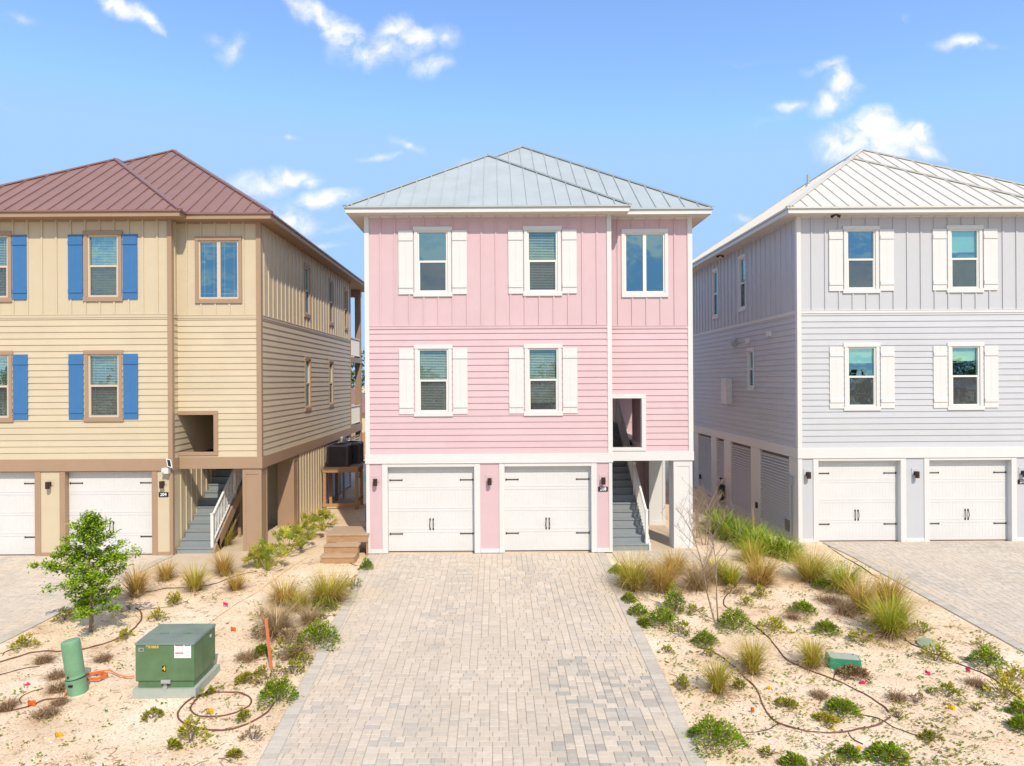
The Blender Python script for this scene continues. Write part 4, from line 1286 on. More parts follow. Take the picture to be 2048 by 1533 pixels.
# timber stand with two condensers
p = G(681, 1019)
t = thing('timber_stand', 'tall unpainted timber stand carrying two condensers in the side yard', 'stand', (p.x, p.y, gbase(p.y)))
W2, D2_, H2 = .70, 2.1, 1.62
for x in (-W2+.07, W2-.07):
    for y in (.05, D2_/2, D2_-.05):
        mb = MB(); mb.box(x-.055, x+.055, y-.055, y+.055, -.2, H2-.17); mb.build('leg', M['wood'], t)
mb = MB()
mb.box(-W2, W2, -.03, .015, H2-.17, H2-.01); mb.box(-W2, W2, D2_-.015, D2_+.03, H2-.17, H2-.01)
mb.box(-W2-.0, -W2+.04, .016, D2_-.016, H2-.17, H2-.01); mb.box(W2-.04, W2, .016, D2_-.016, H2-.17, H2-.01)
mb.box(-W2, W2, -.035, -.006, .10, .23); mb.box(W2-.015, W2+.02, -.0, D2_, .30, .42)
mb.build('frame', M['wood'], t)
mb = MB(); plankbox(mb, -W2-.02, W2+.02, -.05, D2_+.05, H2-.009, H2+.03, 15); mb.build('deck', M['woodtop'], t)
M['acdark'] = mat('condenser fins', (.045,.045,.05), .6, .2)
def condenser(x, y, label):
    o = thing('air_conditioner', label, 'air conditioner', (p.x+x, p.y+y, gbase(p.y)+H2+.031), 0, 'condensers on the timber stand')
    s, h = .42, .86
    mb = MB(); loft(mb, [rr(s-.03,s-.03,.07,.05), rr(s-.03,s-.03,.07,h-.07)]); mb.build('coil', M['acdark'], o)
    mb = MB(); n = 16
    for i in range(n):
        z = .07 + i*(h-.16)/n
        mb.box(-s+.06, s-.06, -s-.002, -s+.014, z, z+.012); mb.box(-s+.06, s-.06, s-.014, s+.002, z, z+.012)
        mb.box(-s-.002, -s+.014, -s+.06, s-.06, z, z+.012); mb.box(s-.014, s+.002, -s+.06, s-.06, z, z+.012)
    for i in range(22):
        k = -s+.07 + i*(2*s-.14)/21
        mb.box(k-.004, k+.004, -s-.006, -s-.003, .06, h-.08); mb.box(s+.003, s+.006, k-.004, k+.004, .06, h-.08)
    for sx in (-1,1):
        for sy in (-1,1): mb.tube([(sx*(s-.05),sy*(s-.05),.04),(sx*(s-.05),sy*(s-.05),h-.06)], .055, 10)
    mb.build('grille', M['ac'], o)
    mb = MB(); loft(mb, [rr(s,s,.07,0), rr(s,s,.07,.05), rr(s-.02,s-.02,.07,.052)]); mb.build('base', M['ac'], o)
    mb = MB(); loft(mb, [rr(s,s,.07,h-.075), rr(s,s,.07,h-.02), rr(s-.03,s-.03,.05,h)]); mb.build('top', M['acgrey'], o)
    mb = MB()
    for R in (.06,.12,.18,.24,.30):
        q = [(R*math.cos(a), R*math.sin(a), h+.03-.04*R) for a in [i*PI/12 for i in range(25)]]; mb.tube(q, .005, 4, cap=False)
    for k in range(6):
        a = k*PI/3; mb.tube([(0,0,h+.035),(.31*math.cos(a),.31*math.sin(a),h+.012)], .006, 4)
    mb.lathe((0,0,h+.01), [(.06,0),(.06,.04),(.03,.05)], 12)
    mb.build('fan_guard', M['black'], o)
    mb = MB(); mb.box(-s-.09, -s-.006, -.15, .06, .25, .62); mb.tube([(-s-.05,-.05,.25),(-s-.06,-.02,.05),(-s-.1,.1,-.02)], .02, 6); mb.build('service_box', M['steel'], o)
condenser(-.13, .50, 'front dark condenser on the timber stand')
condenser(.14, 1.50, 'rear dark condenser partly hidden behind the front one')
# pipe riser beside the condensers
q = at(687, 900, 29.4)
t = thing('exhaust_pipe', 'short white capped pipe rising behind the condensers', 'pipe', (q.x, q.y, gbase(q.y)))
mb = MB(); mb.tube([(0,0,0),(0,0,2.35)], .05, 10); mb.build('shaft', M['steel'], t)
mb = MB(); mb.lathe((0,0,2.35), [(.11,0),(.12,.05),(.12,.26),(.10,.30)], 14); mb.build('cap', M['white'], t)
# blue hose on the pink house flank
q = at(727, 1032, 21.0)
t = thing('garden_hose', 'coiled blue garden hose hanging on the flank of the pink house', 'hose', (-3.72-.14, 21.4, .95))
pts = []
for i in range(100):
    a = i*.35; R = .26+.02*math.sin(i*.9); pts.append(V((-.10+.11*math.sin(i*.37)*.6, R*math.cos(a), R*1.25*math.sin(a)-.1)))
mb = MB(); mb.tube(pts, .013, 6); mb.build('coil', M['hoseblue'], t, smooth=True)
mb = MB(); mb.box(-.03, .12, -.05, .05, .12, .17); mb.build('hook', M['black'], t)
# ------------------------------------------------------------------ plants
random.seed(101)
TAWNY = [(.62,.39,.12), (.54,.34,.09), (.68,.47,.18), (.46,.35,.08), (.50,.42,.08)]
OLIVE = [(.54,.45,.07), (.44,.42,.06), (.62,.49,.11), (.37,.38,.05), (.66,.49,.15)]
LIME = [(.47,.48,.045), (.38,.44,.04), (.56,.50,.07), (.30,.38,.04), (.56,.45,.10)]
STRAW = [(.54,.40,.23), (.47,.34,.19), (.40,.29,.16), (.60,.47,.29), (.38,.30,.15)]
def jitter(c, k=.18):
    f = random.uniform(1-k, 1+k); return tuple(min(.95, a*f) for a in c)

def blade_strip(mb, base, an, L, lean, w, col, droop=.35, seg=4):
    dx, dy = math.cos(an), math.sin(an)
    sx, sy = -dy, dx
    tw = random.uniform(-.7,.7)
    wx, wy = sx*math.cos(tw)+dx*math.sin(tw), sy*math.cos(tw)+dy*math.sin(tw)
    P = []
    x, y, z = base; th = lean
    for i in range(seg+1):
        f = i/seg
        ww = w*(1-f**1.6)*.5 + .0008
        P.append(((x-wx*ww, y-wy*ww, z), (x+wx*ww, y+wy*ww, z)))
        th += droop/seg*(.4+1.2*f)*(1 if random.random() < .9 else 2.6)
        st = L/seg
        x += dx*math.sin(th)*st; y += dy*math.sin(th)*st; z += math.cos(th)*st
    for a, b in zip(P, P[1:]): mb.face([a[0], a[1], b[1], b[0]], col)

def grass(px, h, w, pal, label, n=190, dead=0.25, group='bunch grasses in the sand', name='bunch_grass', droop=.5, bw=.013):
    g = G(*px); sc_ = g.y/F
    H_, R = h*sc_*1.06, w*sc_*.5
    t = thing(name, label, 'grass', (g.x, g.y, gz(g.x, g.y)), 0, group)
    mb = MB()
    for i in range(n):
        a = random.uniform(0, 2*PI); r = R*.30*math.sqrt(random.random())
        L = H_*random.uniform(.55, 1.08); lean = abs(random.gauss(0, .62))*R/H_*1.05 + r*.5
        blade_strip(mb, (r*math.cos(a), r*math.sin(a), -.01), a+random.uniform(-.5,.5), L, min(lean,1.2), bw*random.uniform(.7,1.25), jitter(random.choice(pal)), droop*random.uniform(.3,1.5))
    mb.build('blades', M['blade'], t)
    mb = MB()
    for i in range(int(n*dead)):
        a = random.uniform(0, 2*PI); r = R*.30*math.sqrt(random.random())
        blade_strip(mb, (r*math.cos(a), r*math.sin(a), -.01), a, H_*random.uniform(.3,.75), random.uniform(.4,1.1), bw*random.uniform(.7,1.2), jitter(random.choice(STRAW)), 1.1)
    if mb.f: mb.build('dry_blades', M['blade'], t)
    return t

GR = [
 (z3(755,535),74,46,TAWNY,'tawny grass tuft just right of the young tree'),
 (z3(920,445),48,42,TAWNY,'small tawny grass tuft below the corner of the cream garage'),
 (z3(1078,505),64,46,OLIVE,'olive grass tuft in front of the cream house stairs'),
 (z3(1240,420),60,42,TAWNY,'thin grass tuft below the cream house column'),
 (z3(1305,498),46,42,TAWNY,'short russet grass tuft next to the thin one below the column'),
 (z3(1250,255),44,26,OLIVE,'slender grass tuft growing at the cream stair stringer'),
 (z3(1575,570),60,78,TAWNY,'sparse bent grass tuft left of the biggest clump'),
 (z3(1815,570),82,96,OLIVE,'biggest olive gold grass clump below the wooden steps'),
 (z3(1655,610),50,52,OLIVE,'dark based grass tuft between the biggest clump and the marker post'),
 (z3(1530,760),80,80,STRAW,'pale brown grass tuft leaning over the orange marker post'),
 (z3(1715,690),46,48,STRAW,'low straw grass tuft above the bright green mound'),
 (z8(165,315),88,74,OLIVE,'green gold grass clump nearest the pink stairs, leftmost in the right yard'),
 (z8(300,318),78,76,TAWNY,'amber grass clump second from the left in the right yard'),
 (z8(360,230),58,70,TAWNY,'hazy amber grass clump behind the second one'),
 (z8(470,315),72,66,STRAW,'grey brown grass clump left of the bare sapling'),
 (z8(555,270),64,56,OLIVE,'olive grass clump behind the bare sapling'),
 (z8(630,300),62,40,LIME,'narrow green grass tuft right of the bare sapling'),
 (z8(775,285),74,84,TAWNY,'arching gold grass clump in the middle of the right yard'),
 (z8(735,175),60,66,LIME,'yellow green grass clump behind the arching gold one'),
 (z8(1020,270),82,88,OLIVE,'gold grass clump with straw skirt at the corner of the grey house'),
 (z8(1175,325),76,80,LIME,'green grass clump beside the upper end of the grey driveway'),
 (z8(1262,425),80,52,TAWNY,'russet upright grass clump halfway along the grey driveway'),
 (z8(1395,400),80,64,TAWNY,'brown grass clump behind the tallest green one'),
 (z8(1408,535),98,80,LIME,'tallest bright green grass clump beside the grey driveway'),
 (z8(735,720),80,42,OLIVE,'slim grass tuft by the looping drip tube in the right yard'),
 (z8(568,815),74,42,OLIVE,'slim grass tuft nearest the pink driveway in the right yard'),
 (z8(1025,690),68,46,OLIVE,'slim grass tuft left of the green valve box'),
]
for q, h, w, pal, lab in GR:
    grass(q, h, w, pal, lab, n=int(140+w*h/15), dead=.42 if pal is not STRAW else .6, droop=1.0, bw=.011)

# leafy mounds
GREEN = [(.21,.35,.012), (.28,.41,.018), (.14,.25,.012), (.36,.46,.025), (.22,.36,.018), (.36,.34,.05)]
YGREEN = [(.46,.45,.02), (.36,.41,.025), (.54,.47,.03), (.24,.30,.02), (.58,.44,.04)]
OLGREEN = [(.27,.32,.02), (.36,.34,.025), (.20,.25,.018), (.40,.30,.04), (.30,.36,.025)]
def leaf(mb, c, d, up, L, w, col):
    d = d.normalized(); s = d.cross(up)
    if s.length < 1e-4: s = V((1,0,0))
    s.normalize(); n = s.cross(d)
    mb.face([c, c+d*L*.5+s*w*.5+n*L*.08, c+d*L, c+d*L*.5-s*w*.5+n*L*.08], col)
def mound(px, w, h, pal, label, name='ground_shrub', ls=1.0, dens=1.0, loose=0.0):
    g = G(*px); k = g.y/F; R, H_ = w*k*.5, h*k*.92
    t = thing(name, label, 'plant', (g.x, g.y, gz(g.x, g.y)), 0, 'low plants in the sand')
    mb = MB(); n = int((330+ 5600*R*max(R,.12))*dens)
    ph = [random.uniform(0, 6.28) for _ in range(3)]
    for i in range(n):
        a = random.uniform(0, 2*PI); q = random.random()**.55
        rr_ = R*q*(1+.20*math.sin(3*a+ph[0])+.14*math.sin(5*a+ph[1])+.1*math.sin(9*a+ph[2]))
        top = H_*(1-(rr_/R/1.25)**2)
        z = max(.01, top*(random.random()**.45))*(1+.18*math.sin(4*a+ph[1]))
        if loose and noise.noise(V((rr_*math.cos(a)*7+g.x*3, rr_*math.sin(a)*7, z*7+g.y))) < loose*.4-.1: continue
        if random.random() < .13: rr_ *= random.uniform(1.0, 1.45); z *= .35
        d = V((math.cos(a)*(.4+q), math.sin(a)*(.4+q), random.uniform(-.05,.9)+.5*(1-q)))+V((random.uniform(-.6,.6), random.uniform(-.6,.6), random.uniform(-.3,.4)))
        leaf(mb, V((rr_*math.cos(a), rr_*math.sin(a), z)), d, V((random.uniform(-.4,.4),random.uniform(-.4,.4),1)), random.uniform(.04,.075)*ls, random.uniform(.022,.040)*ls, jitter(random.choice(pal if random.random() < .9 else STRAW), .25))
    mb.build('foliage', M['leaf'], t)
    mb = MB()
    for i in range(9):
        a = random.uniform(0, 6.28); r = R*random.uniform(.3,.8)
        mb.tube([(0,0,-.02),(r*.5*math.cos(a),r*.5*math.sin(a),H_*.35),(r*math.cos(a),r*math.sin(a),H_*.6)], [.008,.006,.003], 4)
    mb.build('stems', M['bark'], t)
MO = [
 (z3(1760,800),82,46,GREEN,'bright green rounded mound on the left edge of the pink driveway'),
 (z3(1535,1110),68,46,GREEN,'fresh green mound at the driveway edge right of the looped tube'),
 (z3(1490,985),60,30,OLGREEN,'mixed olive mound just above the one by the looped tube'),
 (z3(1060,1335),52,46,YGREEN,'yellow green shrub at the bottom below the looped tube'),
 (z3(140,815),46,26,YGREEN,'yellow green mound at far left above the pedestal'),
 (z3(965,575),38,22,YGREEN,'yellow green mound nearest the row of tawny grasses'),
 (z3(875,668),36,24,YGREEN,'yellow green mound above the transformer top'),
 (z3(720,610),26,22,OLGREEN,'little olive mound right of the young tree'),
 (z3(702,770),26,24,YGREEN,'bright yellow mound left of the transformer top'),
 (z3(358,665),34,26,YGREEN,'yellow green mound under the left side of the young tree'),
 (z3(1425,775),30,36,OLGREEN,'dull green plant left of the orange marker post'),
 (z3(1450,860),28,22,GREEN,'dark green plant at the middle of the orange marker post'),
 (z3(1570,890),62,40,OLGREEN,'olive yellow plant right of the orange marker post'),
 (z3(1350,1015),34,22,OLGREEN,'small ragged plant right of the transformer pad'),
 (z3(1400,1330),38,30,STRAW,'withered brown green plant at the bottom left of the pink driveway'),
 (z3(1790,605),50,20,GREEN,'flat green plant below the biggest grass clump'),
 (z3(1800,660),34,16,OLGREEN,'flat olive plant above the bright green rounded mound'),
 (z3(1950,500),44,30,OLGREEN,'olive plant between the biggest grass clump and the driveway'),
 (z3(2030,385),24,22,GREEN,'green sprig at the driveway corner near the wooden steps'),
 (z3(1690,905),30,26,OLGREEN,'thin olive plant straggling on the driveway edge'),
 (z3(1350,1215),26,22,OLGREEN,'ragged green plant inside the right end of the looped tube'),
 (z3(1140,1075),32,12,OLGREEN,'flat plant at the right front corner of the transformer pad'),
 (z3(845,1200),34,16,OLGREEN,'flat weed below the transformer pad'),
 (z3(945,1380),30,16,OLGREEN,'small weed at the bottom left of the looped tube'),
 (z3(1295,1430),28,14,OLGREEN,'small weed near the bottom edge left of the pink driveway'),
 (z8(555,1060),96,52,GREEN,'large green mound in the lower left of the right yard'),
 (z8(1400,1140),72,34,GREEN,'wide green mound at the bottom of the right yard'),
 (z8(1205,1125),34,24,GREEN,'small green mound left of the wide bottom one'),
 (z8(940,1160),46,20,GREEN,'green plant at the bottom edge of the right yard'),
 (z8(1120,1160),46,18,OLGREEN,'ragged plant at the bottom edge left of the pale yellow flag'),
 (z8(1170,905),56,26,GREEN,'flat green mound inside the big tube loop'),
 (z8(1095,950),44,16,YGREEN,'pale green plant in front of the flat mound inside the loop'),
 (z8(1680,830),62,26,OLGREEN,'loose green mound above the bright yellow flag'),
 (z8(1810,895),42,18,OLGREEN,'small loose plant right of the bright yellow flag'),
 (z8(1955,838),66,40,YGREEN,'golden green mound nearest the right edge'),
 (z8(1985,755),52,36,YGREEN,'golden green mound behind the one nearest the right edge'),
 (z8(1870,685),56,40,GREEN,'dark green mound beside the grey driveway'),
 (z8(1850,600),40,30,OLGREEN,'airy leafy plant behind the dark green mound'),
 (z8(1620,655),48,40,YGREEN,'golden mound in front of the round valve cover'),
 (z8(2030,915),36,26,GREEN,'green plant cut by the right edge, upper one'),
 (z8(2035,985),38,26,GREEN,'green plant cut by the right edge, lower one'),
 (z8(1095,520),44,22,GREEN,'neat green mound in the middle of the right yard'),
 (z8(1270,570),52,24,OLGREEN,'olive mound right of the neat green one'),
 (z8(980,420),46,20,GREEN,'flat green plant above the neat mound'),
 (z8(1080,310),36,22,GREEN,'green plant between two grass clumps by the grey driveway'),
 (z8(775,345),24,26,YGREEN,'little upright yellow bush below the arching gold grass'),
 (z8(705,390),28,26,YGREEN,'little yellow bush left of the upright one'),
 (z8(650,505),62,44,GREEN,'green bush at the foot of the bare sapling'),
 (z8(835,515),54,30,YGREEN,'loose yellow green bush right of the sapling foot'),
 (z8(360,420),44,54,GREEN,'upright green bush left of the bare sapling'),
 (z8(300,485),62,36,GREEN,'green bush below the amber grass clump'),
 (z8(415,535),44,30,OLGREEN,'olive trailing plant left of the sapling foot'),
 (z8(510,580),44,28,GREEN,'green trailing plant in front of the sapling'),
 (z8(185,440),36,24,GREEN,'green plant hugging the pink driveway, third from the top'),
 (z8(210,485),22,16,GREEN,'small green plant hugging the pink driveway, lowest of four'),
 (z8(140,372),26,18,GREEN,'small green plant hugging the pink driveway, second from the top'),
 (z8(85,235),32,18,GREEN,'green plant at the top corner of the right yard by the pink driveway'),
 (z8(110,300),26,32,OLGREEN,'green sprigs left of the first grass clump'),
 (z8(450,425),46,16,OLGREEN,'low sparse plant beside the bare sapling'),
 (z8(410,795),38,26,OLGREEN,'ragged plant near the pink driveway above the large mound'),
 (z8(320,615),26,14,OLGREEN,'tiny weed alone beside the pink driveway'),
 (z8(675,800),26,22,OLGREEN,'small plant at the red orange flag'),
 (z8(535,640),26,20,OLGREEN,'small plant behind the slim tuft nearest the driveway'),
 (z8(900,875),34,18,OLGREEN,'thin weed left of the flat mound inside the loop'),
 (z8(820,1110),36,20,OLGREEN,'weed right of the large green mound'),
 (z8(1525,855),34,20,STRAW,'tan tufted weed left of the bright yellow flag'),
 (z8(1440,930),32,34,OLGREEN,'leggy weed at the right end of the big tube loop'),
 (z8(1600,1040),34,20,OLGREEN,'weed at the lower right beyond the tube end'),
 (z8(1225,730),54,18,[(.28,.14,.09),(.34,.20,.12),(.30,.24,.08)],'reddish creeping plant in front of the valve box'),
]
for q, w, h, pal, lab in MO:
    loose = .55 if pal in (OLGREEN, STRAW) else (.12 if pal is YGREEN else 0)
    mound(q, w, h, pal, lab, ls=1.0 if w > 36 else .9, loose=loose, dens=1.25 if pal is GREEN else 1.0)

for q, w, h, pal, lab in ((z3(1600,800),50,34,STRAW,'dead tangle of stems right of the marker post top'), (z3(1480,1030),44,24,STRAW,'dead stems just above the fresh green mound by the looped tube'), (z3(1620,960),44,26,OLGREEN,'ragged olive plant between the marker post foot and the driveway'), (z3(1440,640),36,26,OLGREEN,'thin green sprigs behind the pale brown grass tuft'), (z8(650,330),50,16,STRAW,'flat straw litter plant between the bare sapling and the amber grass'), (z8(1330,500),50,18,OLGREEN,'flat olive weed left of the tallest green grass clump'), (z8(1560,520),60,20,OLGREEN,'dry green runner beside the round valve cover')):
    mound(q, w, h, pal, lab, loose=.6)

# dried clumps
DEAD = [(.34,.22,.12), (.40,.28,.16), (.27,.17,.09), (.47,.34,.21)]
def dried(px, w, h, label):
    g = G(*px); k = g.y/F; R, H_ = w*k*.5, h*k
    mb = MB()
    for i in range(int(120+w*3)):
        a = random.uniform(0, 2*PI); r = R*random.random()**.6*.7; a2 = random.uniform(0, 2*PI)
        blade_strip(mb, (g.x+r*math.cos(a), g.y+r*math.sin(a), gz(g.x,g.y)-.005), a2, H_*random.uniform(.6,1.4), random.uniform(.1,1.0), .009*random.uniform(.6,1.3), jitter(random.choice(DEAD)), 1.5)
    tag(mb.build('dried_plant', M['blade']), label, 'plant', 'dried clumps in the sand')
for q, w, h, lab in ((z3(240,900),40,24,'dried brown clump left of the pedestal top'), (z3(570,885),44,18,'flat dried clump between pedestal and transformer'),
    (z3(320,980),44,22,'dried brown clump behind the pedestal, upper one'), (z3(325,1050),46,26,'dried brown clump hard against the pedestal foot'),
    (z3(40,1150),44,24,'dried clump at the far lower left'), (z3(255,1190),56,22,'spread dried clump below the pedestal'), (z3(330,1125),40,14,'thin dried clump right under the pedestal foot'),
    (z3(1370,880),60,22,'dried patch left of the orange marker post'), (z8(1190,430),54,40,'dry grey scrub between the russet grass and the sand'), (z8(1110,370),64,20,'dry twiggy patch below the green grass clump'),
    (z8(935,455),22,24,'little dry twig plant in the right yard'), (z8(1440,845),40,24,'dried tuft above the end of the tube loop'), (z8(1060,830),40,18,'dry tuft inside the big tube loop'), (z8(1820,775),40,24,'dry scrub left of the golden green mounds'),
    (z3(1640,860),50,40,'pinkish dry weed between marker post and bright green mound')):
    dried(q, w, h, lab)

# strap-leaved clumps along the louvres
STRAP = [(.22,.36,.04), (.30,.42,.05), (.15,.26,.03), (.38,.46,.06), (.46,.46,.07)]
for q, h, w, pal, lab in (((1446,1068),48,70,STRAP,'strap leaved plant at the far end below the louvers'), ((1478,1082),50,72,STRAP,'second strap leaved plant from the far end below the louvers'),
    ((1512,1098),50,74,STRAP,'middle strap leaved plant below the louvers'), ((1548,1108),46,66,STRAP,'strap leaved plant near the front end of the louvers'), ((1578,1116),38,54,STRAP,'front strap leaved plant by the grey house corner'),
    ((1432,1052),36,46,STRAP,'small dark strap leaved plant behind the others near the gas meter')):
    grass(q, h*1.25, w*1.35, pal, lab, n=420, dead=.06, group='strap leaved plants below the louvers', name='strap_leaf_plant', droop=1.5, bw=.030)
grass((1508,1072), 62, 12, [(.55,.36,.24),(.50,.33,.22)], 'pale plume stalks standing before the louvers', n=16, dead=0, name='plume_grass', droop=.15, bw=.035)

# palmettos
PALM = [(.36,.44,.06), (.44,.48,.07), (.27,.36,.04), (.54,.50,.08), (.60,.48,.12)]
def palmetto(px, h, w, label):
    g = G(*px); k = g.y/F; H_, R = h*k*1.2, w*k*.55
    t = thing('palmetto', label, 'plant', (g.x, g.y, gz(g.x, g.y)), 0, 'palmettos beside the cream house')
    for f in range(24):
        a = f*2.4 + random.uniform(-.4,.4); el = random.uniform(.35, 1.35)
        L = H_*random.uniform(.55,.95)
        tip = V((math.cos(a)*math.cos(el)*R*1.1, math.sin(a)*math.cos(el)*R*1.1, math.sin(el)*L+.04))
        mb = MB(); col = random.choice(PALM)
        mb.tube([(0,0,0), tip*.5+V((0,0,.03)), tip], [.008,.006,.005], 4, col)
        d = tip.normalized(); s = d.cross(V((0,0,1))).normalized(); n = s.cross(d)
        nl = 13; FL_ = random.uniform(.20,.30)
        for i in range(nl):
            q = (i/(nl-1)-.5)*2*1.75
            dd = (d*math.cos(q) + s*math.sin(q) + n*random.uniform(-.1,.15)).normalized()
            ll = FL_*(1-.25*abs(q)/1.75)*random.uniform(.85,1.1)
            e = tip+dd*ll*.6+V((0,0,-.01)); e2 = tip+dd*ll+V((0,0,-.06))
            w_ = dd.cross(n).normalized()*.014
            c = jitter(col, .2)
            mb.face([tip, tip+dd*ll*.3+w_, e+w_, e-w_, tip+dd*ll*.3-w_], c); mb.face([e+w_, e2, e-w_], c)
        mb.build('frond', M['leaf'], t)
for q, h, w, lab in (((535,1142),52,64,'palmetto nearest the cream house column'), ((572,1112),46,60,'palmetto second from the front beside the cream house'), ((602,1098),50,50,'middle palmetto beside the cream house'),
    ((618,1080),46,52,'palmetto second from the back beside the cream house'), ((645,1062),36,46,'rear palmetto beside the cream house'), ((515,1138),34,40,'small palmetto at the outer corner of the column')):
    palmetto(q, h, w, lab)

# young tree
def young_tree():
    random.seed(77)
    p = G(181, 1263)
    t = thing('young_tree', 'young bushy tree with small bright green leaves by the cream driveway', 'tree', (p.x, p.y, gz(p.x, p.y)))
    Ht = 2.62
    tr = MB()
    spine = [V((0,0,-.05)), V((.02,.0,.3)), V((.0,.02,.8)), V((-.03,.0,1.3)), V((-.02,.02,1.8)), V((.0,.0,2.2)), V((.01,0,2.45))]
    tr.tube(spine, [.045,.038,.032,.026,.018,.011,.005], 8)
    tr.tube([(.06,-.03,-.05),(.07,-.02,.25),(.03,.0,.6)], [.016,.014,.01], 6)
    lf = MB()
    PAL = [(.25,.42,.025), (.33,.49,.035), (.17,.31,.018), (.44,.56,.06), (.12,.23,.012), (.38,.50,.035)]
    def sp(z):
        for a, b in zip(spine, spine[1:]):
            if a.z <= z <= b.z: return a.lerp(b, (z-a.z)/(b.z-a.z))
        return spine[-1]
    def clump(c, r, n):
        for _ in range(n):
            d = V((random.gauss(0,1), random.gauss(0,1), random.gauss(0,.75)))
            q = c + d*r*.5
            dr = V((random.uniform(-1,1), random.uniform(-1,1), random.uniform(-.5,.7)))
            leaf(lf, q, dr, V((random.uniform(-.5,.5), random.uniform(-.5,.5), 1)), random.uniform(.05,.09), random.uniform(.028,.046), jitter(random.choice(PAL), .25))
    for i in range(52):
        z = .32 + (2.4-.32)*((i+.5)/52)**.92
        f = (z-.3)/2.2
        prof = (.42+.58*math.sin(min(1, f*2.1+.18)*PI*.5))*(1-max(0, f-.38)/.66)**.8
        R = .88*prof*random.uniform(.55, 1.22)*(1 if random.random() < .85 else .6)
        a = i*2.399 + random.uniform(-.3,.3)
        b = sp(z); up = random.uniform(.12,.5)
        if z < .8: up *= .6
        pts = [b, b+V((math.cos(a)*R*.5, math.sin(a)*R*.5, R*up*.65)), b+V((math.cos(a)*R, math.sin(a)*R, R*up))]
        tr.tube(pts, [.011,.007,.003], 4, cap=False)
        m = max(3, int(R/.10))
        for k in range(m):
            u = .25 + .8*(k+.5)/m
            c = pts[0].lerp(pts[1], u*2) if u < .5 else pts[1].lerp(pts[2], u*2-1)
            c = c + V((random.uniform(-.09,.09), random.uniform(-.09,.09), random.uniform(-.03,.07)))
            clump(c, random.uniform(.08,.15), random.randint(38, 60))
    clump(V((.0,0,2.5)), .11, 30); clump(V((.02,0,2.36)), .14, 40); clump(V((-.05,0,2.2)), .17, 50)
    tr.build('trunk', M['palebark'], t)
    lf.build('crown', M['leaf'], t)
young_tree()

# bare sapling
def bare(px, Ht, spread, label, n1=12, name='bare_sapling', m='palebark', stems=2):
    p = G(*px)
    t = thing(name, label, 'tree' if name == 'bare_sapling' else 'plant', (p.x, p.y, gz(p.x, p.y)))
    tr, tw = MB(), MB()
    def grow(mb, a, d, L, r, lev):
        seg = 4; pts = [a]; dd = d.normalized()
        for i in range(seg):
            dd = (dd + V((random.uniform(-.16,.16), random.uniform(-.16,.16), random.uniform(-.04,.12)))).normalized()
            pts.append(pts[-1]+dd*L/seg)
        mb.tube(pts, [r*(1-.8*i/seg) for i in range(seg+1)], 5 if lev else 7, cap=False)
        if lev < 3:
            for k in range((n1, 5, 3)[lev]):
                f = random.uniform(.25 if lev else .28, 1); i = min(int(f*seg), seg-1)
                q = pts[i].lerp(pts[i+1], f*seg-i)
                a_ = random.uniform(0, 2*PI); o = V((math.cos(a_), math.sin(a_), random.uniform(.3,1.0)))
                grow(tw, q, dd*.6+o, L*random.uniform(.25,.5)*(spread if lev == 0 else 1), max(r*.42, .0028), lev+1)
    for s in range(stems):
        grow(tr, V((.07*s-.03, .02*s, -.03)), V((-.03-.10*(1-s), .02, 1)), Ht*(1-.08*s), .019, 0)
    tr.build('trunk', M[m], t); tw.build('twigs', M[m], t)
random.seed(31)
bare((1433,1245), 2.7, .8, 'leafless grey sapling with thin twigs in the right yard')
bare((1408,1092), 1.45, 1.25, 'leafless brown shrub behind the pink house column', n1=9, name='bare_shrub', stems=3)
bare((1396,1075), 1.2, 1.3, 'taller reddish dry shrub tight against the pink house corner', n1=10, name='bare_shrub', stems=2)

# ------------------------------------------------------------------ far things in the gap
random.seed(9)
def far_tree(x, y, h, label):
    t = thing('distant_tree', label, 'tree', (x, y, -.1), 0, 'trees beyond the houses')
    mb = MB(); mb.tube([(0,0,0),(.1,0,h*.5),(0,0,h*.8)], [.25,.18,.06], 7); mb.build('trunk', M['bark'], t)
    mb = MB()
    for k in range(26):
        a = random.uniform(0, 6.28); r = h*.36*math.sqrt(random.random()); z = h*random.uniform(.35,.95)
        c = V((r*math.cos(a), r*math.sin(a), z))
        for _ in range(70):
            q = c + V((random.gauss(0,1), random.gauss(0,1), random.gauss(0,.7)))*h*.075
            leaf(mb, q, V((random.uniform(-1,1), random.uniform(-1,1), random.uniform(-.5,.8))), V((0,0,1)), random.uniform(.25,.5), random.uniform(.14,.26), jitter(random.choice([(.06,.12,.02),(.10,.17,.03),(.04,.09,.02),(.16,.22,.04)]), .3))
    mb.build('crown', M['leaf'], t)
for x, y, h, l in ((-14.5,68,8.2,'round green tree far behind the gap between houses'), (-17.8,72,7.4,'paler tree beyond the gap, farther left'), (-11.5,74,6.8,'low tree beyond the gap, farther right')): far_tree(x, y, h, l)
t = thing('far_house', 'small distant house with dark red roof seen through the gap', 'house', (-12.0, 52, 0))
mb = MB(); mb.box(-3, 3, 0, 7, 0, 2.6); mb.build('wall', M['tan'], t)
mb = MB(); A, B = V((0,3.0,4.6)), V((0,4.0,4.6)); E = [V((-3.4,-.4,2.6)),V((3.4,-.4,2.6)),V((3.4,7.4,2.6)),V((-3.4,7.4,2.6))]
mb.face([E[0],E[1],A]); mb.face([E[1],E[2],B,A]); mb.face([E[2],E[3],B]); mb.face([E[3],E[0],A,B])
mb.build('roof', M['roofred'], t)
mb = MB(); mb.box(-.5,.5,-.04,-.005,.6,2.0); mb.build('window', M['glass'], t)
t = thing('timber_fence', 'dark timber fence between the rear yards beyond the gap', 'fence', (-11, 44, 0))
mb = MB()
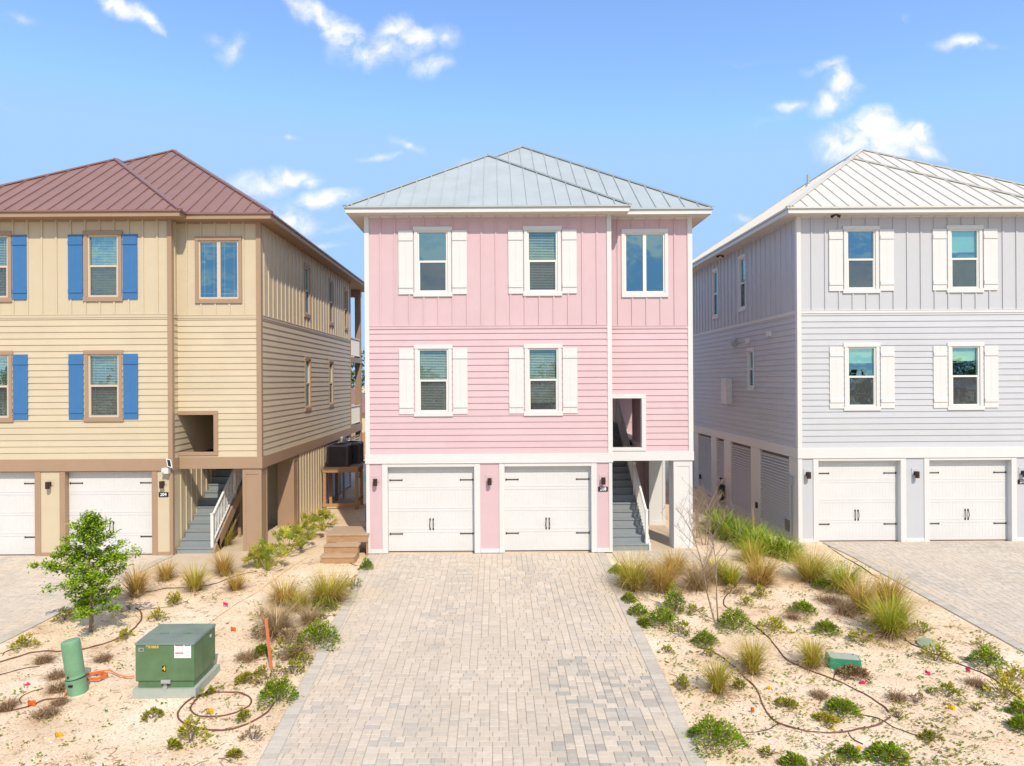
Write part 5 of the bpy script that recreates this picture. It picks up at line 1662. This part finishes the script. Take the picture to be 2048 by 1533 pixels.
for i in range(70): mb.box(i*.15, i*.15+.13, 0, .03, 0, 1.7+random.uniform(-.01,.01))
mb.build('board', M['wood'], t)
mb = MB()
for i in range(6): mb.box(i*2.05, i*2.05+.1, .031, .13, 0, 1.8)
mb.build('post', M['wood'], t)
# woods across the street, behind the viewpoint (the windows mirror them)
mb = MB()
for k in range(4200):
    x = random.uniform(-75, 75); hh = 5.6+2.6*noise.noise(V((x*.09,3,1)))+1.2*noise.noise(V((x*.4,1,4)))
    q = V((x, -46+random.uniform(-5,5), hh*random.random()**.7))
    leaf(mb, q, V((random.uniform(-1,1), random.uniform(-1,1), random.uniform(-.4,.8))), V((0,0,1)), random.uniform(1.0,1.9), random.uniform(.8,1.4), jitter(random.choice([(.05,.10,.02),(.09,.15,.03),(.035,.07,.02)]), .3))
structure(mb.build('woods', M['leaf']), 'stuff')
# ------------------------------------------------------------------ light, sky, camera
EL, AZ = math.radians(46), math.radians(19)
sv = V((math.sin(AZ)*math.cos(EL), -math.cos(AZ)*math.cos(EL), math.sin(EL)))
sun = bpy.data.lights.new('sun', 'SUN'); sun.energy = 2.8; sun.angle = math.radians(.53); sun.color = (1.0, .88, .73)
so = bpy.data.objects.new('sun', sun); COL.objects.link(so)
so.rotation_euler = (-sv).to_track_quat('-Z', 'Y').to_euler()

wd = bpy.data.worlds.new('World'); SC.world = wd; wd.use_nodes = True
nt = wd.node_tree; bg = nt.nodes['Background']; bg.inputs['Strength'].default_value = .15
N = lambda k: nt.nodes.new(k)
sky = N('ShaderNodeTexSky'); sky.sky_type = 'NISHITA'; sky.sun_disc = False
sky.sun_elevation = EL; sky.sun_rotation = math.radians(180-19)
sky.air_density = 1.0; sky.dust_density = .3; sky.ozone_density = 1.2
gain = N('ShaderNodeVectorMath'); gain.operation = 'MULTIPLY'; gain.inputs[1].default_value = (.96, 1.09, 1.27)
lnk(nt, sky.outputs[0], gain.inputs[0])
lim = N('ShaderNodeVectorMath'); lim.operation = 'MINIMUM'; lim.inputs[1].default_value = (1.8, 2.9, 4.6)
lnk(nt, gain.outputs[0], lim.inputs[0]); gain = lim
# clouds: directions on the sky, flattened to (x/y, z/y)
tc = N('ShaderNodeTexCoord'); sx = N('ShaderNodeSeparateXYZ'); lnk(nt, tc.outputs['Generated'], sx.inputs[0])
ab = N('ShaderNodeMath'); ab.operation = 'ABSOLUTE'; lnk(nt, sx.outputs[1], ab.inputs[0])
mxy = N('ShaderNodeMath'); mxy.operation = 'MAXIMUM'; mxy.inputs[1].default_value = .05; lnk(nt, ab.outputs[0], mxy.inputs[0])
def div(a):
    d = N('ShaderNodeMath'); d.operation = 'DIVIDE'; lnk(nt, a, d.inputs[0]); lnk(nt, mxy.outputs[0], d.inputs[1]); return d.outputs[0]
cb = N('ShaderNodeCombineXYZ'); lnk(nt, div(sx.outputs[0]), cb.inputs[0]); lnk(nt, div(sx.outputs[2]), cb.inputs[1])
wn = N('ShaderNodeTexNoise'); wn.inputs['Scale'].default_value = 9; wn.inputs['Detail'].default_value = 5; wn.inputs['Roughness'].default_value = .55
lnk(nt, cb.outputs[0], wn.inputs['Vector'])
ws = N('ShaderNodeVectorMath'); ws.operation = 'SUBTRACT'; ws.inputs[1].default_value = (.5,.5,.5); lnk(nt, wn.outputs['Color'], ws.inputs[0])
wm = N('ShaderNodeVectorMath'); wm.operation = 'MULTIPLY_ADD'; wm.inputs[1].default_value = (.095,.06,0)
lnk(nt, ws.outputs[0], wm.inputs[0]); lnk(nt, cb.outputs[0], wm.inputs[2])
CL = [  # picture position, half sizes, tilt (deg, counter-clockwise), weight
 (625,30,62,24,-25,1.0), (685,72,62,34,-48,1.05), (730,108,46,20,-10,.95), (775,48,48,22,25,.85), (820,72,58,26,-20,.85), (880,78,46,26,5,.75), (855,128,50,24,0,.85),
 (765,95,100,34,8,.75), (1745,285,110,44,4,1.25),
 (235,12,74,22,-22,1.05), (295,38,46,15,-38,.95), (455,98,44,22,40,.62), (430,85,34,14,-10,.45),
 (1918,86,46,18,8,.9), (1985,98,50,15,0,.36), (1818,36,20,14,0,.42),
 (1650,132,46,15,20,.8), (1685,165,44,32,-50,1.0), (1655,205,46,26,25,.95), (1580,217,32,15,10,.68), (1550,245,70,16,15,.28),
 (1745,280,86,38,5,1.3), (1740,255,52,30,0,1.3), (1828,268,32,24,0,1.2), (1835,305,50,16,-8,.9), (1680,290,44,22,0,1.1),
 (520,368,58,22,-3,1.0), (580,352,54,18,5,.9), (617,359,26,12,0,.8), (645,392,76,20,4,1.0), (595,432,62,28,-22,1.05), (655,492,50,12,-5,.6), (665,455,40,14,0,.45),
 (755,309,58,10,4,.62), (820,289,34,10,-22,.62), (580,274,16,9,0,.5), (930,311,52,12,5,.5), (1490,445,30,12,0,.55), (1510,130,60,14,0,.25), (40,40,56,16,-8,.40), (15,215,30,16,-30,.32),
]
acc = None
for px, py, a, b, r, w in CL:
    mp = N('ShaderNodeMapping'); mp.vector_type = 'TEXTURE'
    u, v = ray(px, py)
    mp.inputs['Location'].default_value = (u, v, 0); mp.inputs['Rotation'].default_value = (0, 0, math.radians(r)); mp.inputs['Scale'].default_value = (a*1.5/F, b*1.5/F, 1)
    lnk(nt, wm.outputs[0], mp.inputs['Vector'])
    g = N('ShaderNodeTexGradient'); g.gradient_type = 'SPHERICAL'; lnk(nt, mp.outputs[0], g.inputs[0])
    m = N('ShaderNodeMath'); m.operation = 'MULTIPLY'; m.inputs[1].default_value = w; lnk(nt, g.outputs['Fac'], m.inputs[0])
    if acc is None: acc = m.outputs[0]
    else:
        x = N('ShaderNodeMath'); x.operation = 'SMOOTH_MAX'; x.inputs[2].default_value = .12; lnk(nt, acc, x.inputs[0]); lnk(nt, m.outputs[0], x.inputs[1]); acc = x.outputs[0]
fn = N('ShaderNodeTexNoise'); fn.inputs['Scale'].default_value = 22; fn.inputs['Detail'].default_value = 9; fn.inputs['Roughness'].default_value = .64; fn.inputs['Distortion'].default_value = .15
lnk(nt, wm.outputs[0], fn.inputs['Vector'])
f2 = N('ShaderNodeMath'); f2.operation = 'MULTIPLY_ADD'; f2.inputs[1].default_value = 3.0; f2.inputs[2].default_value = -.62
lnk(nt, fn.outputs['Fac'], f2.inputs[0])
ad = N('ShaderNodeMath'); ad.operation = 'MULTIPLY'; lnk(nt, acc, ad.inputs[0]); lnk(nt, f2.outputs[0], ad.inputs[1])
mr = N('ShaderNodeMapRange'); mr.interpolation_type = 'SMOOTHSTEP'; mr.inputs['From Min'].default_value = .09; mr.inputs['From Max'].default_value = 1.0
lnk(nt, ad.outputs[0], mr.inputs['Value'])
mix = N('ShaderNodeMix'); mix.data_type = 'RGBA'
lnk(nt, mr.outputs[0], mix.inputs[0]); lnk(nt, gain.outputs[0], mix.inputs[6]); mix.inputs[7].default_value = (4.6, 4.65, 4.75, 1)
# bright broken cloud added out of view, overhead and behind, to raise the fill light
def mrange(src, a, b):
    m_ = N('ShaderNodeMapRange'); m_.interpolation_type = 'SMOOTHSTEP'; m_.inputs['From Min'].default_value = a; m_.inputs['From Max'].default_value = b
    lnk(nt, src, m_.inputs['Value']); return m_.outputs[0]
def math2(op, a, b):
    m_ = N('ShaderNodeMath'); m_.operation = op
    for i, q in enumerate((a, b)):
        if isinstance(q, (int, float)): m_.inputs[i].default_value = q
        else: lnk(nt, q, m_.inputs[i])
    return m_.outputs[0]
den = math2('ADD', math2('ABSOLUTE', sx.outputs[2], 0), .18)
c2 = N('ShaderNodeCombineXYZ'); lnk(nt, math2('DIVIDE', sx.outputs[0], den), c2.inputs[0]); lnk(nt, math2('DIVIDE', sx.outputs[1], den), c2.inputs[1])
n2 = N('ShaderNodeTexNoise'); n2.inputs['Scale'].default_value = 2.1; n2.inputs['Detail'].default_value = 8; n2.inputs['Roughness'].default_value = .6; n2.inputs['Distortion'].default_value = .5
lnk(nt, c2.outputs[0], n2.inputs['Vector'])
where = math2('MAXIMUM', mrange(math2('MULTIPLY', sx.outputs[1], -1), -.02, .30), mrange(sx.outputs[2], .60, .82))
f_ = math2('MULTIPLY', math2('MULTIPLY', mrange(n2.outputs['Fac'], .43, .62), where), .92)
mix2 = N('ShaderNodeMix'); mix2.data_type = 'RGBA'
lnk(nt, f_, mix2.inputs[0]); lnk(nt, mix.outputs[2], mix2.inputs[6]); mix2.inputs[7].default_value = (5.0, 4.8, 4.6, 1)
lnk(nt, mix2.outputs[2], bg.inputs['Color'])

cam = bpy.data.cameras.new('camera'); cam.sensor_width = 36; cam.lens = 36*F/2048
cam.shift_x = (1024-CX)/2048; cam.shift_y = (CY-766.5)/2048
cam.clip_end = 3000; cam.clip_start = .1
co = bpy.data.objects.new('camera', cam); COL.objects.link(co)
co.matrix_world = Matrix.Translation((0,0,HC)) @ Matrix.Rotation(ROLL, 4, 'Y') @ Matrix.Rotation(PI/2, 4, 'X')
SC.camera = co
SC.view_settings.view_transform = 'Standard'; SC.view_settings.look = 'None'; SC.view_settings.gamma = 1; SC.view_settings.exposure = 0.6
SC.view_settings.use_curve_mapping = False
SC.cycles.max_bounces = 8; SC.cycles.transparent_max_bounces = 12
SC.cycles.use_denoising = True
